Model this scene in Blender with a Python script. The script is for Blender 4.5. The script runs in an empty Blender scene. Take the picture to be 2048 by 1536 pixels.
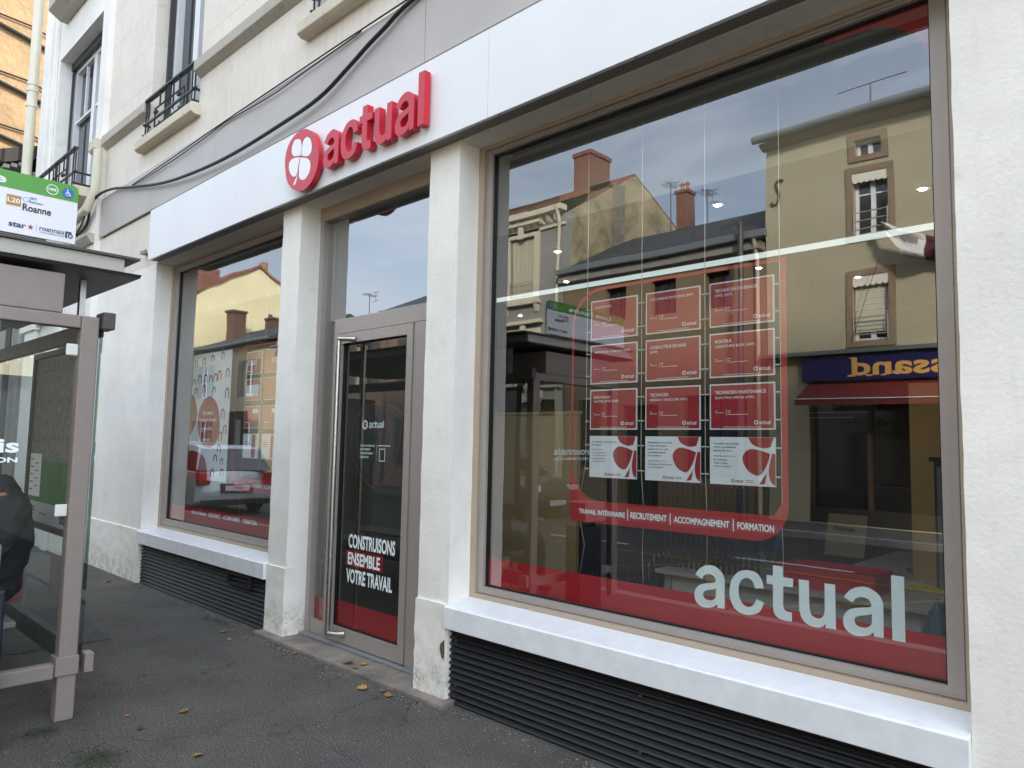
import bpy, bmesh, math, random
from mathutils import Vector, noise
from math import radians, sin, cos, pi
random.seed(7)
S = bpy.context.scene
# ------------------------------------------------------------------ camera
cd = bpy.data.cameras.new('camera'); cam = bpy.data.objects.new('camera', cd); S.collection.objects.link(cam); S.camera = cam
cd.sensor_width = 36; cd.lens = 1458.3/2048*36; cd.clip_end = 500; cd.clip_start = .05
yw, pt, rl = radians(43.696), radians(4.7188), radians(1.1378)
f_ = Vector((-sin(yw)*cos(pt), cos(yw)*cos(pt), sin(pt))); r_ = Vector((cos(yw), sin(yw), 0)); u_ = r_.cross(f_)
r2 = r_*cos(rl)+u_*sin(rl); u2 = -r_*sin(rl)+u_*cos(rl)
from mathutils import Matrix
cam.matrix_world = Matrix(((r2.x, u2.x, -f_.x, 0), (r2.y, u2.y, -f_.y, -2.9), (r2.z, u2.z, -f_.z, 1.5), (0, 0, 0, 1)))
# ------------------------------------------------------------------ sky and sun
SUN_AZ, SUN_EL = radians(42), radians(24)
W = bpy.data.worlds.new("World"); S.world = W; W.use_nodes = True
nt = W.node_tree; N = nt.nodes; L = nt.links; bg = N['Background']
sky = N.new('ShaderNodeTexSky'); sky.sky_type = 'NISHITA'; sky.sun_disc = False; sky.sun_elevation = SUN_EL; sky.sun_rotation = SUN_AZ
sky.air_density = 1.0; sky.dust_density = .6; sky.altitude = 200
tc = N.new('ShaderNodeTexCoord'); mp = N.new('ShaderNodeMapping'); mp.inputs['Scale'].default_value = (1.1, 2.0, 4.5)
ns = N.new('ShaderNodeTexNoise'); ns.inputs['Scale'].default_value = 1.7; ns.inputs['Detail'].default_value = 7; ns.inputs['Roughness'].default_value = .55; ns.inputs['Distortion'].default_value = .6
rp = N.new('ShaderNodeValToRGB'); rp.color_ramp.elements[0].position = .38; rp.color_ramp.elements[0].color = (.30, .30, .30, 1); rp.color_ramp.elements[1].position = .68; rp.color_ramp.elements[1].color = (.86, .86, .86, 1)
mx_ = N.new('ShaderNodeMix'); mx_.data_type = 'RGBA'; mx_.inputs['B'].default_value = (8.2, 8.7, 9.5, 1)
L.new(tc.outputs['Generated'], mp.inputs[0]); L.new(mp.outputs[0], ns.inputs['Vector']); L.new(ns.outputs[0], rp.inputs[0]); L.new(rp.outputs[0], mx_.inputs['Factor'])
# thin cloud is brighter on the side of the sky where the sun stands
dp = N.new('ShaderNodeVectorMath'); dp.operation = 'DOT_PRODUCT'; dp.inputs[1].default_value = (sin(radians(70)), cos(radians(70)), .25)
gr_ = N.new('ShaderNodeMapRange'); gr_.inputs['From Min'].default_value = -1; gr_.inputs['From Max'].default_value = 1; gr_.inputs['To Min'].default_value = .62; gr_.inputs['To Max'].default_value = 2.9
cm_ = N.new('ShaderNodeVectorMath'); cm_.operation = 'SCALE'; cm_.inputs[0].default_value = (8.0, 8.9, 10.2)
L.new(tc.outputs['Generated'], dp.inputs[0]); L.new(dp.outputs['Value'], gr_.inputs['Value']); L.new(gr_.outputs[0], cm_.inputs['Scale']); L.new(cm_.outputs[0], mx_.inputs['B'])
L.new(sky.outputs[0], mx_.inputs['A']); L.new(mx_.outputs['Result'], bg.inputs[0]); bg.inputs[1].default_value = .14
sd = bpy.data.lights.new('sun', 'SUN'); sun = bpy.data.objects.new('sun', sd); S.collection.objects.link(sun)
sd.energy = 4.8; sd.angle = radians(6); sd.color = (1, .93, .82)
sv = Vector((sin(SUN_AZ)*cos(SUN_EL), cos(SUN_AZ)*cos(SUN_EL), sin(SUN_EL))); sun.rotation_euler = sv.to_track_quat('Z', 'Y').to_euler()
S.view_settings.view_transform = 'Standard'; S.view_settings.look = 'None'; S.view_settings.gamma = 1; S.view_settings.exposure = .84
S.render.film_transparent = False
S.cycles.max_bounces = 8; S.cycles.transparent_max_bounces = 24; S.cycles.caustics_reflective = False; S.cycles.caustics_refractive = False
# ------------------------------------------------------------------ materials
def srgb(h):
    h = h.lstrip('#'); c = [int(h[i:i+2], 16)/255 for i in (0, 2, 4)]
    return tuple(x/12.92 if x <= .04045 else ((x+.055)/1.055)**2.4 for x in c)
MC = {}
def mat(name, col, rough=.6, var=.0, vs=3., bump=0., bs=40., metal=0., coat=0., spec=.5, vcol=None, dist=.003, tr=0.):
    if name in MC: return MC[name]
    if isinstance(col, str): col = srgb(col)
    m = bpy.data.materials.new(name); m.use_nodes = True; n = m.node_tree.nodes; l = m.node_tree.links; b = n['Principled BSDF']
    b.inputs['Base Color'].default_value = (*col, 1); b.inputs['Roughness'].default_value = rough; b.inputs['Metallic'].default_value = metal
    b.inputs['Coat Weight'].default_value = coat; b.inputs['Coat Roughness'].default_value = .06; b.inputs['Specular IOR Level'].default_value = spec
    if tr: b.inputs['Transmission Weight'].default_value = tr
    g = n.new('ShaderNodeNewGeometry')
    if var:
        t = n.new('ShaderNodeTexNoise'); t.inputs['Scale'].default_value = vs; t.inputs['Detail'].default_value = 6; t.inputs['Roughness'].default_value = .65
        l.new(g.outputs['Position'], t.inputs['Vector'])
        r = n.new('ShaderNodeValToRGB'); r.color_ramp.elements[0].position = .3; r.color_ramp.elements[1].position = .72
        c2 = vcol if vcol else tuple(max(0, x*(1-var)) for x in col)
        if isinstance(c2, str): c2 = srgb(c2)
        r.color_ramp.elements[0].color = (*c2, 1); r.color_ramp.elements[1].color = (*[min(1, x*(1+var*.35)) for x in col], 1)
        l.new(t.outputs[0], r.inputs[0]); l.new(r.outputs[0], b.inputs['Base Color'])
        rr = n.new('ShaderNodeMapRange'); rr.inputs['To Min'].default_value = min(1, rough+.08); rr.inputs['To Max'].default_value = max(0, rough-.06)
        l.new(t.outputs[0], rr.inputs['Value']); l.new(rr.outputs[0], b.inputs['Roughness'])
    if bump:
        t2 = n.new('ShaderNodeTexNoise'); t2.inputs['Scale'].default_value = bs; t2.inputs['Detail'].default_value = 5; t2.inputs['Roughness'].default_value = .6
        l.new(g.outputs['Position'], t2.inputs['Vector']); bp = n.new('ShaderNodeBump'); bp.inputs['Strength'].default_value = bump; bp.inputs['Distance'].default_value = dist
        l.new(t2.outputs[0], bp.inputs['Height']); l.new(bp.outputs[0], b.inputs['Normal'])
    MC[name] = m; return m
def emit(name, col, s):
    m = bpy.data.materials.new(name); m.use_nodes = True; n = m.node_tree.nodes; n.remove(n['Principled BSDF']); e = n.new('ShaderNodeEmission')
    e.inputs[0].default_value = (*col, 1); e.inputs[1].default_value = s; m.node_tree.links.new(e.outputs[0], n['Material Output'].inputs[0]); return m
def glass(name, r0, tint, rcol=(1, 1, 1), wav=0., wsc=1.):
    m = bpy.data.materials.new(name); m.use_nodes = True; n = m.node_tree.nodes; l = m.node_tree.links; n.remove(n['Principled BSDF'])
    t = n.new('ShaderNodeBsdfTransparent'); t.inputs[0].default_value = (*tint, 1); g = n.new('ShaderNodeBsdfGlossy'); g.inputs['Roughness'].default_value = 0.0; g.inputs[0].default_value = (*rcol, 1)
    ge = n.new('ShaderNodeNewGeometry'); dt = n.new('ShaderNodeVectorMath'); dt.operation = 'DOT_PRODUCT'; l.new(ge.outputs['Incoming'], dt.inputs[0]); l.new(ge.outputs['True Normal'], dt.inputs[1])
    def M(op, a, b=None):
        x = n.new('ShaderNodeMath'); x.operation = op
        for i, v in enumerate((a, b)):
            if v is None: continue
            if isinstance(v, (int, float)): x.inputs[i].default_value = v
            else: l.new(v, x.inputs[i])
        return x.outputs[0]
    f = M('ADD', M('MULTIPLY', M('POWER', M('SUBTRACT', 1, M('ABSOLUTE', dt.outputs['Value'])), 4), 1-r0), r0)   # Schlick, same from both sides
    mi = n.new('ShaderNodeMixShader'); l.new(f, mi.inputs[0]); l.new(t.outputs[0], mi.inputs[1]); l.new(g.outputs[0], mi.inputs[2]); l.new(mi.outputs[0], n['Material Output'].inputs[0])
    if wav:
        tx = n.new('ShaderNodeTexNoise'); tx.inputs['Scale'].default_value = wsc; tx.inputs['Detail'].default_value = 1
        bp = n.new('ShaderNodeBump'); bp.inputs['Strength'].default_value = 1; bp.inputs['Distance'].default_value = wav
        l.new(ge.outputs['Position'], tx.inputs['Vector']); l.new(tx.outputs[0], bp.inputs['Height']); l.new(bp.outputs[0], g.inputs['Normal'])
    return m
# stucco with cracks / dirt near the foot
def stucco(name, col, dirt=0., foot=0., groove=False, bump=.5, bs=60, streak=0.):
    m = mat(name, col, .85, .12, 1.3, bump, bs, dist=.004); n = m.node_tree.nodes; l = m.node_tree.links; b = n['Principled BSDF']
    src = b.inputs['Base Color'].links[0].from_socket; g = n.new('ShaderNodeNewGeometry'); sp = n.new('ShaderNodeSeparateXYZ'); l.new(g.outputs['Position'], sp.inputs[0])
    def mixc(fac, c):
        nonlocal src
        x = n.new('ShaderNodeMix'); x.data_type = 'RGBA'; l.new(fac, x.inputs['Factor']); l.new(src, x.inputs['A']); x.inputs['B'].default_value = (*c, 1); src = x.outputs['Result']; l.new(src, b.inputs['Base Color'])
    def noi(sc, det=6, scale=None):
        t = n.new('ShaderNodeTexNoise'); t.inputs['Scale'].default_value = sc; t.inputs['Detail'].default_value = det; t.inputs['Roughness'].default_value = .7
        if scale:
            mp = n.new('ShaderNodeMapping'); mp.inputs['Scale'].default_value = scale; l.new(g.outputs['Position'], mp.inputs[0]); l.new(mp.outputs[0], t.inputs['Vector'])
        else: l.new(g.outputs['Position'], t.inputs['Vector'])
        return t.outputs[0]
    def mr(v, a, c, d=0, e=1):
        x = n.new('ShaderNodeMapRange'); x.inputs['From Min'].default_value = a; x.inputs['From Max'].default_value = c; x.inputs['To Min'].default_value = d; x.inputs['To Max'].default_value = e; l.new(v, x.inputs['Value']); return x.outputs[0]
    def mul(a, c):
        x = n.new('ShaderNodeMath'); x.operation = 'MULTIPLY'; l.new(a, x.inputs[0])
        if isinstance(c, float): x.inputs[1].default_value = c
        else: l.new(c, x.inputs[1])
        return x.outputs[0]
    if dirt: mixc(mul(mr(noi(7, 8), .56, .8), float(dirt)), srgb('#8f8878'))
    if streak: mixc(mul(mr(noi(3, 6, (9, 9, .7)), .52, .85), float(streak)), srgb('#7d776c'))
    if foot:
        mixc(mul(mul(mr(sp.outputs['Z'], .34, .0), mr(noi(13, 8), .42, .66)), float(foot)), srgb('#8d8468'))
        v = n.new('ShaderNodeTexVoronoi'); v.feature = 'DISTANCE_TO_EDGE'; v.inputs['Scale'].default_value = 26; l.new(g.outputs['Position'], v.inputs['Vector'])
        mixc(mul(mul(mr(v.outputs['Distance'], .05, .0), mr(sp.outputs['Z'], .30, .12)), mr(noi(9, 4), .47, .6)), (.05, .055, .04))
    if groove:
        w = n.new('ShaderNodeMath'); w.operation = 'FRACT'; a = n.new('ShaderNodeMath'); a.operation = 'DIVIDE'; l.new(sp.outputs['Z'], a.inputs[0]); a.inputs[1].default_value = .46; l.new(a.outputs[0], w.inputs[0])
        gt = n.new('ShaderNodeMath'); gt.operation = 'LESS_THAN'; l.new(w.outputs[0], gt.inputs[0]); gt.inputs[1].default_value = .018
        up = n.new('ShaderNodeMath'); up.operation = 'GREATER_THAN'; l.new(sp.outputs['Z'], up.inputs[0]); up.inputs[1].default_value = 5.3
        mixc(mul(mul(gt.outputs[0], up.outputs[0]), .35), srgb('#9a9384'))
    return m
def brick(name, c1, c2, mortar, sx=.22, sz=.065, axis='y'):
    m = bpy.data.materials.new(name); m.use_nodes = True; n = m.node_tree.nodes; l = m.node_tree.links; b = n['Principled BSDF']; b.inputs['Roughness'].default_value = .9
    g = n.new('ShaderNodeNewGeometry'); s = n.new('ShaderNodeSeparateXYZ'); c = n.new('ShaderNodeCombineXYZ'); l.new(g.outputs['Position'], s.inputs[0])
    ad = n.new('ShaderNodeMath'); ad.operation = 'ADD'; l.new(s.outputs['X'], ad.inputs[0]); l.new(s.outputs['Y'], ad.inputs[1]); l.new(ad.outputs[0], c.inputs[0]); l.new(s.outputs['Z'], c.inputs[1])
    t = n.new('ShaderNodeTexBrick'); t.inputs['Scale'].default_value = 1; t.inputs['Brick Width'].default_value = sx; t.inputs['Row Height'].default_value = sz; t.inputs['Mortar Size'].default_value = .008
    t.inputs['Color1'].default_value = (*srgb(c1), 1); t.inputs['Color2'].default_value = (*srgb(c2), 1); t.inputs['Mortar'].default_value = (*srgb(mortar), 1)
    l.new(c.outputs[0], t.inputs['Vector']); l.new(t.outputs[0], b.inputs['Base Color']); bp = n.new('ShaderNodeBump'); bp.inputs['Distance'].default_value = .01; bp.inputs['Strength'].default_value = .5; bp.invert = True
    l.new(t.outputs['Fac'], bp.inputs['Height']); l.new(bp.outputs[0], b.inputs['Normal']); return m
def asphalt(name, base, moss=False):
    m = bpy.data.materials.new(name); m.use_nodes = True; n = m.node_tree.nodes; l = m.node_tree.links; b = n['Principled BSDF']; b.inputs['Roughness'].default_value = .82; b.inputs['Specular IOR Level'].default_value = .35
    g = n.new('ShaderNodeNewGeometry')
    def noi(sc, d, r=.6):
        t = n.new('ShaderNodeTexNoise'); t.inputs['Scale'].default_value = sc; t.inputs['Detail'].default_value = d; t.inputs['Roughness'].default_value = r; l.new(g.outputs['Position'], t.inputs['Vector']); return t.outputs[0]
    def ramp(v, stops):
        r = n.new('ShaderNodeValToRGB'); e = r.color_ramp.elements
        e[0].position, e[0].color = stops[0][0], (*stops[0][1], 1); e[1].position, e[1].color = stops[-1][0], (*stops[-1][1], 1)
        for p, c in stops[1:-1]: q = e.new(p); q.color = (*c, 1)
        l.new(v, r.inputs[0]); return r.outputs[0]
    def mix(a, c, f, mode='MIX'):
        x = n.new('ShaderNodeMix'); x.data_type = 'RGBA'; x.blend_type = mode; l.new(a, x.inputs['A']); l.new(c, x.inputs['B'])
        if isinstance(f, float): x.inputs['Factor'].default_value = f
        else: l.new(f, x.inputs['Factor'])
        return x.outputs['Result']
    g1 = ramp(noi(120, 4, .8), [(.34, tuple(x*.22 for x in base)), (.5, base), (.68, tuple(min(1, x*3.2) for x in base))])
    big = ramp(noi(.9, 6), [(.3, (.78, .78, .79)), (.7, (1.2, 1.18, 1.12))]); c = mix(g1, big, 1.0, 'MULTIPLY')
    v = n.new('ShaderNodeTexVoronoi'); v.inputs['Scale'].default_value = 75; l.new(g.outputs['Position'], v.inputs['Vector'])
    sx = n.new('ShaderNodeSeparateColor'); l.new(v.outputs['Color'], sx.inputs[0])
    m1 = n.new('ShaderNodeMath'); m1.operation = 'GREATER_THAN'; m1.inputs[1].default_value = .965; l.new(sx.outputs[0], m1.inputs[0])
    m2 = n.new('ShaderNodeMath'); m2.operation = 'LESS_THAN'; m2.inputs[1].default_value = .3; l.new(v.outputs['Distance'], m2.inputs[0]); m3 = n.new('ShaderNodeMath'); m3.operation = 'MULTIPLY'; l.new(m1.outputs[0], m3.inputs[0]); l.new(m2.outputs[0], m3.inputs[1])
    wh = n.new('ShaderNodeRGB'); wh.outputs[0].default_value = (.26, .25, .23, 1); c = mix(c, wh.outputs[0], m3.outputs[0])
    vc = n.new('ShaderNodeTexVoronoi'); vc.feature = 'DISTANCE_TO_EDGE'; vc.inputs['Scale'].default_value = .8; vd = n.new('ShaderNodeVectorMath'); vd.operation = 'MULTIPLY_ADD'; vd.inputs[1].default_value = (.35, .35, .35)
    nv = n.new('ShaderNodeTexNoise'); nv.inputs['Scale'].default_value = 3; nv.inputs['Detail'].default_value = 6; l.new(g.outputs['Position'], nv.inputs['Vector']); l.new(nv.outputs['Color'], vd.inputs[0]); l.new(g.outputs['Position'], vd.inputs[2]); l.new(vd.outputs[0], vc.inputs['Vector'])
    ck = n.new('ShaderNodeMapRange'); ck.inputs['From Min'].default_value = .0035; ck.inputs['From Max'].default_value = .0; ck.inputs['To Max'].default_value = .7; l.new(vc.outputs['Distance'], ck.inputs['Value']); dk = n.new('ShaderNodeRGB'); dk.outputs[0].default_value = (.02, .02, .018, 1); c = mix(c, dk.outputs[0], ck.outputs[0])
    st = ramp(noi(2.3, 8, .7), [(.36, (.8, .79, .77)), (.5, (1, 1, 1)), (.66, (1.12, 1.1, 1.06))]); c = mix(c, st, 1.0, 'MULTIPLY')
    if moss:
        for (px, py, rad) in ((-3.82, -1.66, .26), (-4.35, -1.75, .18)):
            s_ = n.new('ShaderNodeVectorMath'); s_.operation = 'DISTANCE'; l.new(g.outputs['Position'], s_.inputs[0]); s_.inputs[1].default_value = (px, py, 0)
            mr = n.new('ShaderNodeMapRange'); mr.inputs['From Min'].default_value = rad; mr.inputs['From Max'].default_value = 0; mr.inputs['To Max'].default_value = .62; l.new(s_.outputs['Value'], mr.inputs['Value'])
            no = n.new('ShaderNodeMath'); no.operation = 'MULTIPLY'; l.new(mr.outputs[0], no.inputs[0]); l.new(noi(28, 5), no.inputs[1]); rr = n.new('ShaderNodeMapRange'); rr.inputs['From Min'].default_value = .12; rr.inputs['From Max'].default_value = .36; l.new(no.outputs[0], rr.inputs['Value'])
            gr = n.new('ShaderNodeRGB'); gr.outputs[0].default_value = (.018, .03, .007, 1); c = mix(c, gr.outputs[0], rr.outputs[0])
    l.new(c, b.inputs['Base Color'])
    bp = n.new('ShaderNodeBump'); bp.inputs['Strength'].default_value = .9; bp.inputs['Distance'].default_value = .006; l.new(noi(110, 5, .75), bp.inputs['Height']); l.new(bp.outputs[0], b.inputs['Normal'])
    return m
def tiles(name, c1, c2, along='x'):
    m = bpy.data.materials.new(name); m.use_nodes = True; n = m.node_tree.nodes; l = m.node_tree.links; b = n['Principled BSDF']; b.inputs['Roughness'].default_value = .85
    g = n.new('ShaderNodeNewGeometry'); s = n.new('ShaderNodeSeparateXYZ'); c = n.new('ShaderNodeCombineXYZ'); l.new(g.outputs['Position'], s.inputs[0]); l.new(s.outputs['X'], c.inputs[0]); l.new(s.outputs['Y'], c.inputs[1])
    t = n.new('ShaderNodeTexBrick'); t.inputs['Scale'].default_value = 1; t.inputs['Brick Width'].default_value = .25; t.inputs['Row Height'].default_value = .22; t.inputs['Mortar Size'].default_value = .02
    t.inputs['Color1'].default_value = (*srgb(c1), 1); t.inputs['Color2'].default_value = (*srgb(c2), 1); t.inputs['Mortar'].default_value = tuple(x*.35 for x in srgb(c2))+(1,)
    l.new(c.outputs[0], t.inputs['Vector']); l.new(t.outputs[0], b.inputs['Base Color']); bp = n.new('ShaderNodeBump'); bp.inputs['Distance'].default_value = .02; bp.invert = True; l.new(t.outputs['Fac'], bp.inputs['Height']); l.new(bp.outputs[0], b.inputs['Normal']); return m

STU = stucco('white_stucco', '#f2efe8', .25, 0, False, .38, 55, .12)
PIL = stucco('pillar_stucco', '#f7f4ec', .22, .6, False, .6, 48, .10)
UPW = stucco('upper_stucco', '#e8e0d3', .3, 0, True, .5, 70, .35)
CREAM = stucco('cream_stone', '#d8cfba', .5, 0, False, .5, 60, .4)
LEDGE = stucco('ledge_stone', '#bdb7aa', .8, 0, False, .8, 80, .7)
WHITEP = mat('white_fascia_panel', '#eeeff1', .42, .05, 1.0)
SILLM = mat('white_lacquer_sill', '#eceef0', .3, .10, 11)
TAUPE = mat('taupe_cladding', '#b7b0aa', .38, .12, 1.2)
SOFF = mat('soffit_taupe', '#7f796f', .6, .1, 3)
ALU = mat('taupe_aluminium', '#aaa29c', .35, .06, 9, metal=.15)
ALUB = mat('beige_aluminium', '#b5a491', .45, .06, 5)
GASK = mat('black_rubber', '#0c0c0d', .5)
STEEL = mat('brushed_steel', '#b9b7b2', .28, .08, 30, metal=1)
GRIL = mat('black_corrugated', '#12151d', .5, .5, 2.5, .35, 60, vcol='#1c1c1c')
REDS = mat('red_sign_acrylic', '#c81e36', .32)
REDV = mat('red_vinyl', '#a8141d', .6)
WHV = mat('white_vinyl', '#f0fafa', .55)
WHL = mat('white_ink', '#f2f2f2', .6)
BLK = mat('black_plastic', '#101113', .45)
DKG = mat('dark_grey_metal', '#4a4745', .4, .08, 8)
GLZ = glass('shop_glass', .215, (.93, .965, .955), wav=.0012, wsc=1.3)
GLD = glass('door_glass', .11, (.88, .92, .90))
GLS = glass('shelter_glass', .035, (.84, .89, .88))
GLU = mat('dark_window_pane', '#2b3136', .05, spec=.9)
RED = lambda: REDV
# ------------------------------------------------------------------ mesh helpers
class MB:
    def __init__(s): s.v = []; s.f = []; s.m = []
    def q(s, pts, mi=0):
        i = len(s.v); s.v += [tuple(p) for p in pts]; s.f.append(tuple(range(i, i+len(pts)))); s.m.append(mi); return s
    def box(s, x0, x1, y0, y1, z0, z1, mi=0):
        if x0 > x1: x0, x1 = x1, x0
        if y0 > y1: y0, y1 = y1, y0
        if z0 > z1: z0, z1 = z1, z0
        i = len(s.v); s.v += [(x, y, z) for x in (x0, x1) for y in (y0, y1) for z in (z0, z1)]
        for f in ((0, 1, 3, 2), (4, 6, 7, 5), (0, 4, 5, 1), (2, 3, 7, 6), (0, 2, 6, 4), (1, 5, 7, 3)): s.f.append(tuple(i+k for k in f)); s.m.append(mi)
        return s
    def prism(s, prof, ax, a, b, mi=0):          # prof: 2-D polygon in the two other axes (ordered)
        def P(p, t): return {'x': (t, p[0], p[1]), 'y': (p[0], t, p[1]), 'z': (p[0], p[1], t)}[ax]
        n = len(prof); i = len(s.v); s.v += [P(p, a) for p in prof]+[P(p, b) for p in prof]
        for k in range(n): s.f.append((i+k, i+(k+1) % n, i+n+(k+1) % n, i+n+k)); s.m.append(mi)
        s.f.append(tuple(range(i+n-1, i-1, -1))); s.m.append(mi); s.f.append(tuple(range(i+n, i+2*n))); s.m.append(mi); return s
    def tube(s, pts, r, n=10, mi=0, cap=True):
        pts = [Vector(p) for p in pts]; rs = r if isinstance(r, (list, tuple)) else [r]*len(pts); i = len(s.v); up = None
        for k, p in enumerate(pts):
            d = (pts[min(k+1, len(pts)-1)]-pts[max(k-1, 0)]).normalized()
            if up is None: up = Vector((0, 0, 1)) if abs(d.z) < .9 else Vector((1, 0, 0))
            a = d.cross(up).normalized(); b = d.cross(a).normalized(); up = -b if False else a.cross(d).normalized()
            for j in range(n): t = 2*pi*j/n; s.v.append(tuple(p+(a*cos(t)+up*sin(t))*rs[k]))
        for k in range(len(pts)-1):
            for j in range(n): s.f.append((i+k*n+j, i+k*n+(j+1) % n, i+(k+1)*n+(j+1) % n, i+(k+1)*n+j)); s.m.append(mi)
        if cap:
            s.f.append(tuple(i+j for j in range(n))[::-1]); s.m.append(mi); e = i+(len(pts)-1)*n; s.f.append(tuple(e+j for j in range(n))); s.m.append(mi)
        return s
    def wall(s, x0, x1, z0, z1, y0, y1, holes, mi=0, mr=0):   # holes: (x0,x1,z0,z1)
        xs = sorted({x0, x1}|{h[k] for h in holes for k in (0, 1)}); zs = sorted({z0, z1}|{h[k] for h in holes for k in (2, 3)})
        xs = [x for x in xs if x0 <= x <= x1]; zs = [z for z in zs if z0 <= z <= z1]
        def solid(i, j):
            if i < 0 or j < 0 or i >= len(xs)-1 or j >= len(zs)-1: return False
            cx, cz = (xs[i]+xs[i+1])/2, (zs[j]+zs[j+1])/2
            return not any(h[0] < cx < h[1] and h[2] < cz < h[3] for h in holes)
        for i in range(len(xs)-1):
            for j in range(len(zs)-1):
                if not solid(i, j): continue
                a, b, c, d = xs[i], xs[i+1], zs[j], zs[j+1]
                s.q([(a, y0, c), (b, y0, c), (b, y0, d), (a, y0, d)], mi); s.q([(b, y1, c), (a, y1, c), (a, y1, d), (b, y1, d)], mi)
                if not solid(i-1, j): s.q([(a, y1, c), (a, y0, c), (a, y0, d), (a, y1, d)], mr)
                if not solid(i+1, j): s.q([(b, y0, c), (b, y1, c), (b, y1, d), (b, y0, d)], mr)
                if not solid(i, j-1): s.q([(a, y1, c), (b, y1, c), (b, y0, c), (a, y0, c)], mr)
                if not solid(i, j+1): s.q([(a, y0, d), (b, y0, d), (b, y1, d), (a, y1, d)], mr)
        return s
    def ring(s, x0, x1, z0, z1, X0, X1, Z0, Z1, y0, y1, mi=0):  # outer rect, inner rect, frame from y0 to y1 with mitred corners
        o = [(x0, z0), (x1, z0), (x1, z1), (x0, z1)]; n = [(X0, Z0), (X1, Z0), (X1, Z1), (X0, Z1)]
        for k in range(4):
            a, b, c, d = o[k], o[(k+1) % 4], n[(k+1) % 4], n[k]
            s.q([(a[0], y0, a[1]), (b[0], y0, b[1]), (c[0], y0, c[1]), (d[0], y0, d[1])], mi)
            s.q([(d[0], y1, d[1]), (c[0], y1, c[1]), (b[0], y1, b[1]), (a[0], y1, a[1])], mi)
            s.q([(d[0], y0, d[1]), (c[0], y0, c[1]), (c[0], y1, c[1]), (d[0], y1, d[1])], mi)
            s.q([(b[0], y0, b[1]), (a[0], y0, a[1]), (a[0], y1, a[1]), (b[0], y1, b[1])], mi)
        return s
    def build(s, name, ms, parent=None, bev=0, smooth=False, weld=False, flat=True):
        me = bpy.data.meshes.new(name); o0 = Vector(parent_loc(parent)); me.from_pydata([tuple(Vector(v)-o0) for v in s.v], [], s.f)
        ms = ms if isinstance(ms, (list, tuple)) else [ms]
        for m in ms: me.materials.append(m)
        for p, k in zip(me.polygons, s.m): p.material_index = k
        bm = bmesh.new(); bm.from_mesh(me)
        if weld: bmesh.ops.remove_doubles(bm, verts=bm.verts, dist=.0001)
        bmesh.ops.recalc_face_normals(bm, faces=bm.faces); bm.to_mesh(me); bm.free()
        if smooth:
            for p in me.polygons: p.use_smooth = True
            me.set_sharp_from_angle(angle=radians(38))
        o = bpy.data.objects.new(name, me); S.collection.objects.link(o)
        if parent: o.parent = parent
        if bev: b = o.modifiers.new('bevel', 'BEVEL'); b.width = bev; b.segments = 2; b.limit_method = 'ANGLE'
        return o
def parent_loc(p):
    v = Vector((0, 0, 0))
    while p: v += p.location; p = p.parent
    return v
def tag(o, label=None, cat=None, group=None, kind=None):
    if label: o['label'] = label
    if cat: o['category'] = cat
    if group: o['group'] = group
    if kind: o['kind'] = kind
    return o
def thing(name, label, cat, loc=(0, 0, 0), group=None):
    o = bpy.data.objects.new(name, None); S.collection.objects.link(o); o.location = loc; o.empty_display_size = .1
    return tag(o, label, cat, group)
def copy_tree(o, parent=None):
    c = o.copy(); S.collection.objects.link(c)
    if parent: c.parent = parent
    for ch in list(o.children): copy_tree(ch, c)
    return c
def rough_box(x0, x1, y0, y1, z0, z1, amp=.003, step=.05, fq=9, seed=0):
    m = MB()
    def lin(a, b): k = max(1, int(round((b-a)/step))); return [a+(b-a)*i/k for i in range(k+1)]
    X, Y, Z = lin(x0, x1), lin(y0, y1), lin(z0, z1)
    def P(x, y, z):
        v = Vector((x, y, z)); d = noise.noise_vector(v*fq+Vector((seed, 0, 0)))*amp+noise.noise_vector(v*fq*3.1)*amp*.5; return v+d
    for A, B, fn in ((X, Z, lambda a, b: P(a, y0, b)), (X, Z, lambda a, b: P(a, y1, b)), (Y, Z, lambda a, b: P(x0, a, b)), (Y, Z, lambda a, b: P(x1, a, b)), (X, Y, lambda a, b: P(a, b, z0)), (X, Y, lambda a, b: P(a, b, z1))):
        for i in range(len(A)-1):
            for j in range(len(B)-1): m.q([fn(A[i], B[j]), fn(A[i+1], B[j]), fn(A[i+1], B[j+1]), fn(A[i], B[j+1])])
    return m
def arc(cx, cz, r, a0, a1, n=8): return [(cx+r*cos(radians(a0+(a1-a0)*i/n)), cz+r*sin(radians(a0+(a1-a0)*i/n))) for i in range(n+1)]
def smooth_loop(pts):
    n = len(pts); out = []
    for i in range(n):
        p0, p1, p2, p3 = pts[i-1], pts[i], pts[(i+1) % n], pts[(i+2) % n]
        c1 = len(p1) > 2 and p1[2]; c2 = len(p2) > 2 and p2[2]
        if c1 and c2: out.append(p1[:2]); continue
        t1 = [(p2[k]-p1[k]) if c1 else (p2[k]-p0[k])/2 for k in (0, 1)]; t2 = [(p2[k]-p1[k]) if c2 else (p3[k]-p1[k])/2 for k in (0, 1)]
        for j in range(5):
            t = j/5; h = (2*t**3-3*t*t+1, t**3-2*t*t+t, -2*t**3+3*t*t, t**3-t*t)
            out.append(tuple(h[0]*p1[k]+h[1]*t1[k]+h[2]*p2[k]+h[3]*t2[k] for k in (0, 1)))
    return out
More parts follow.
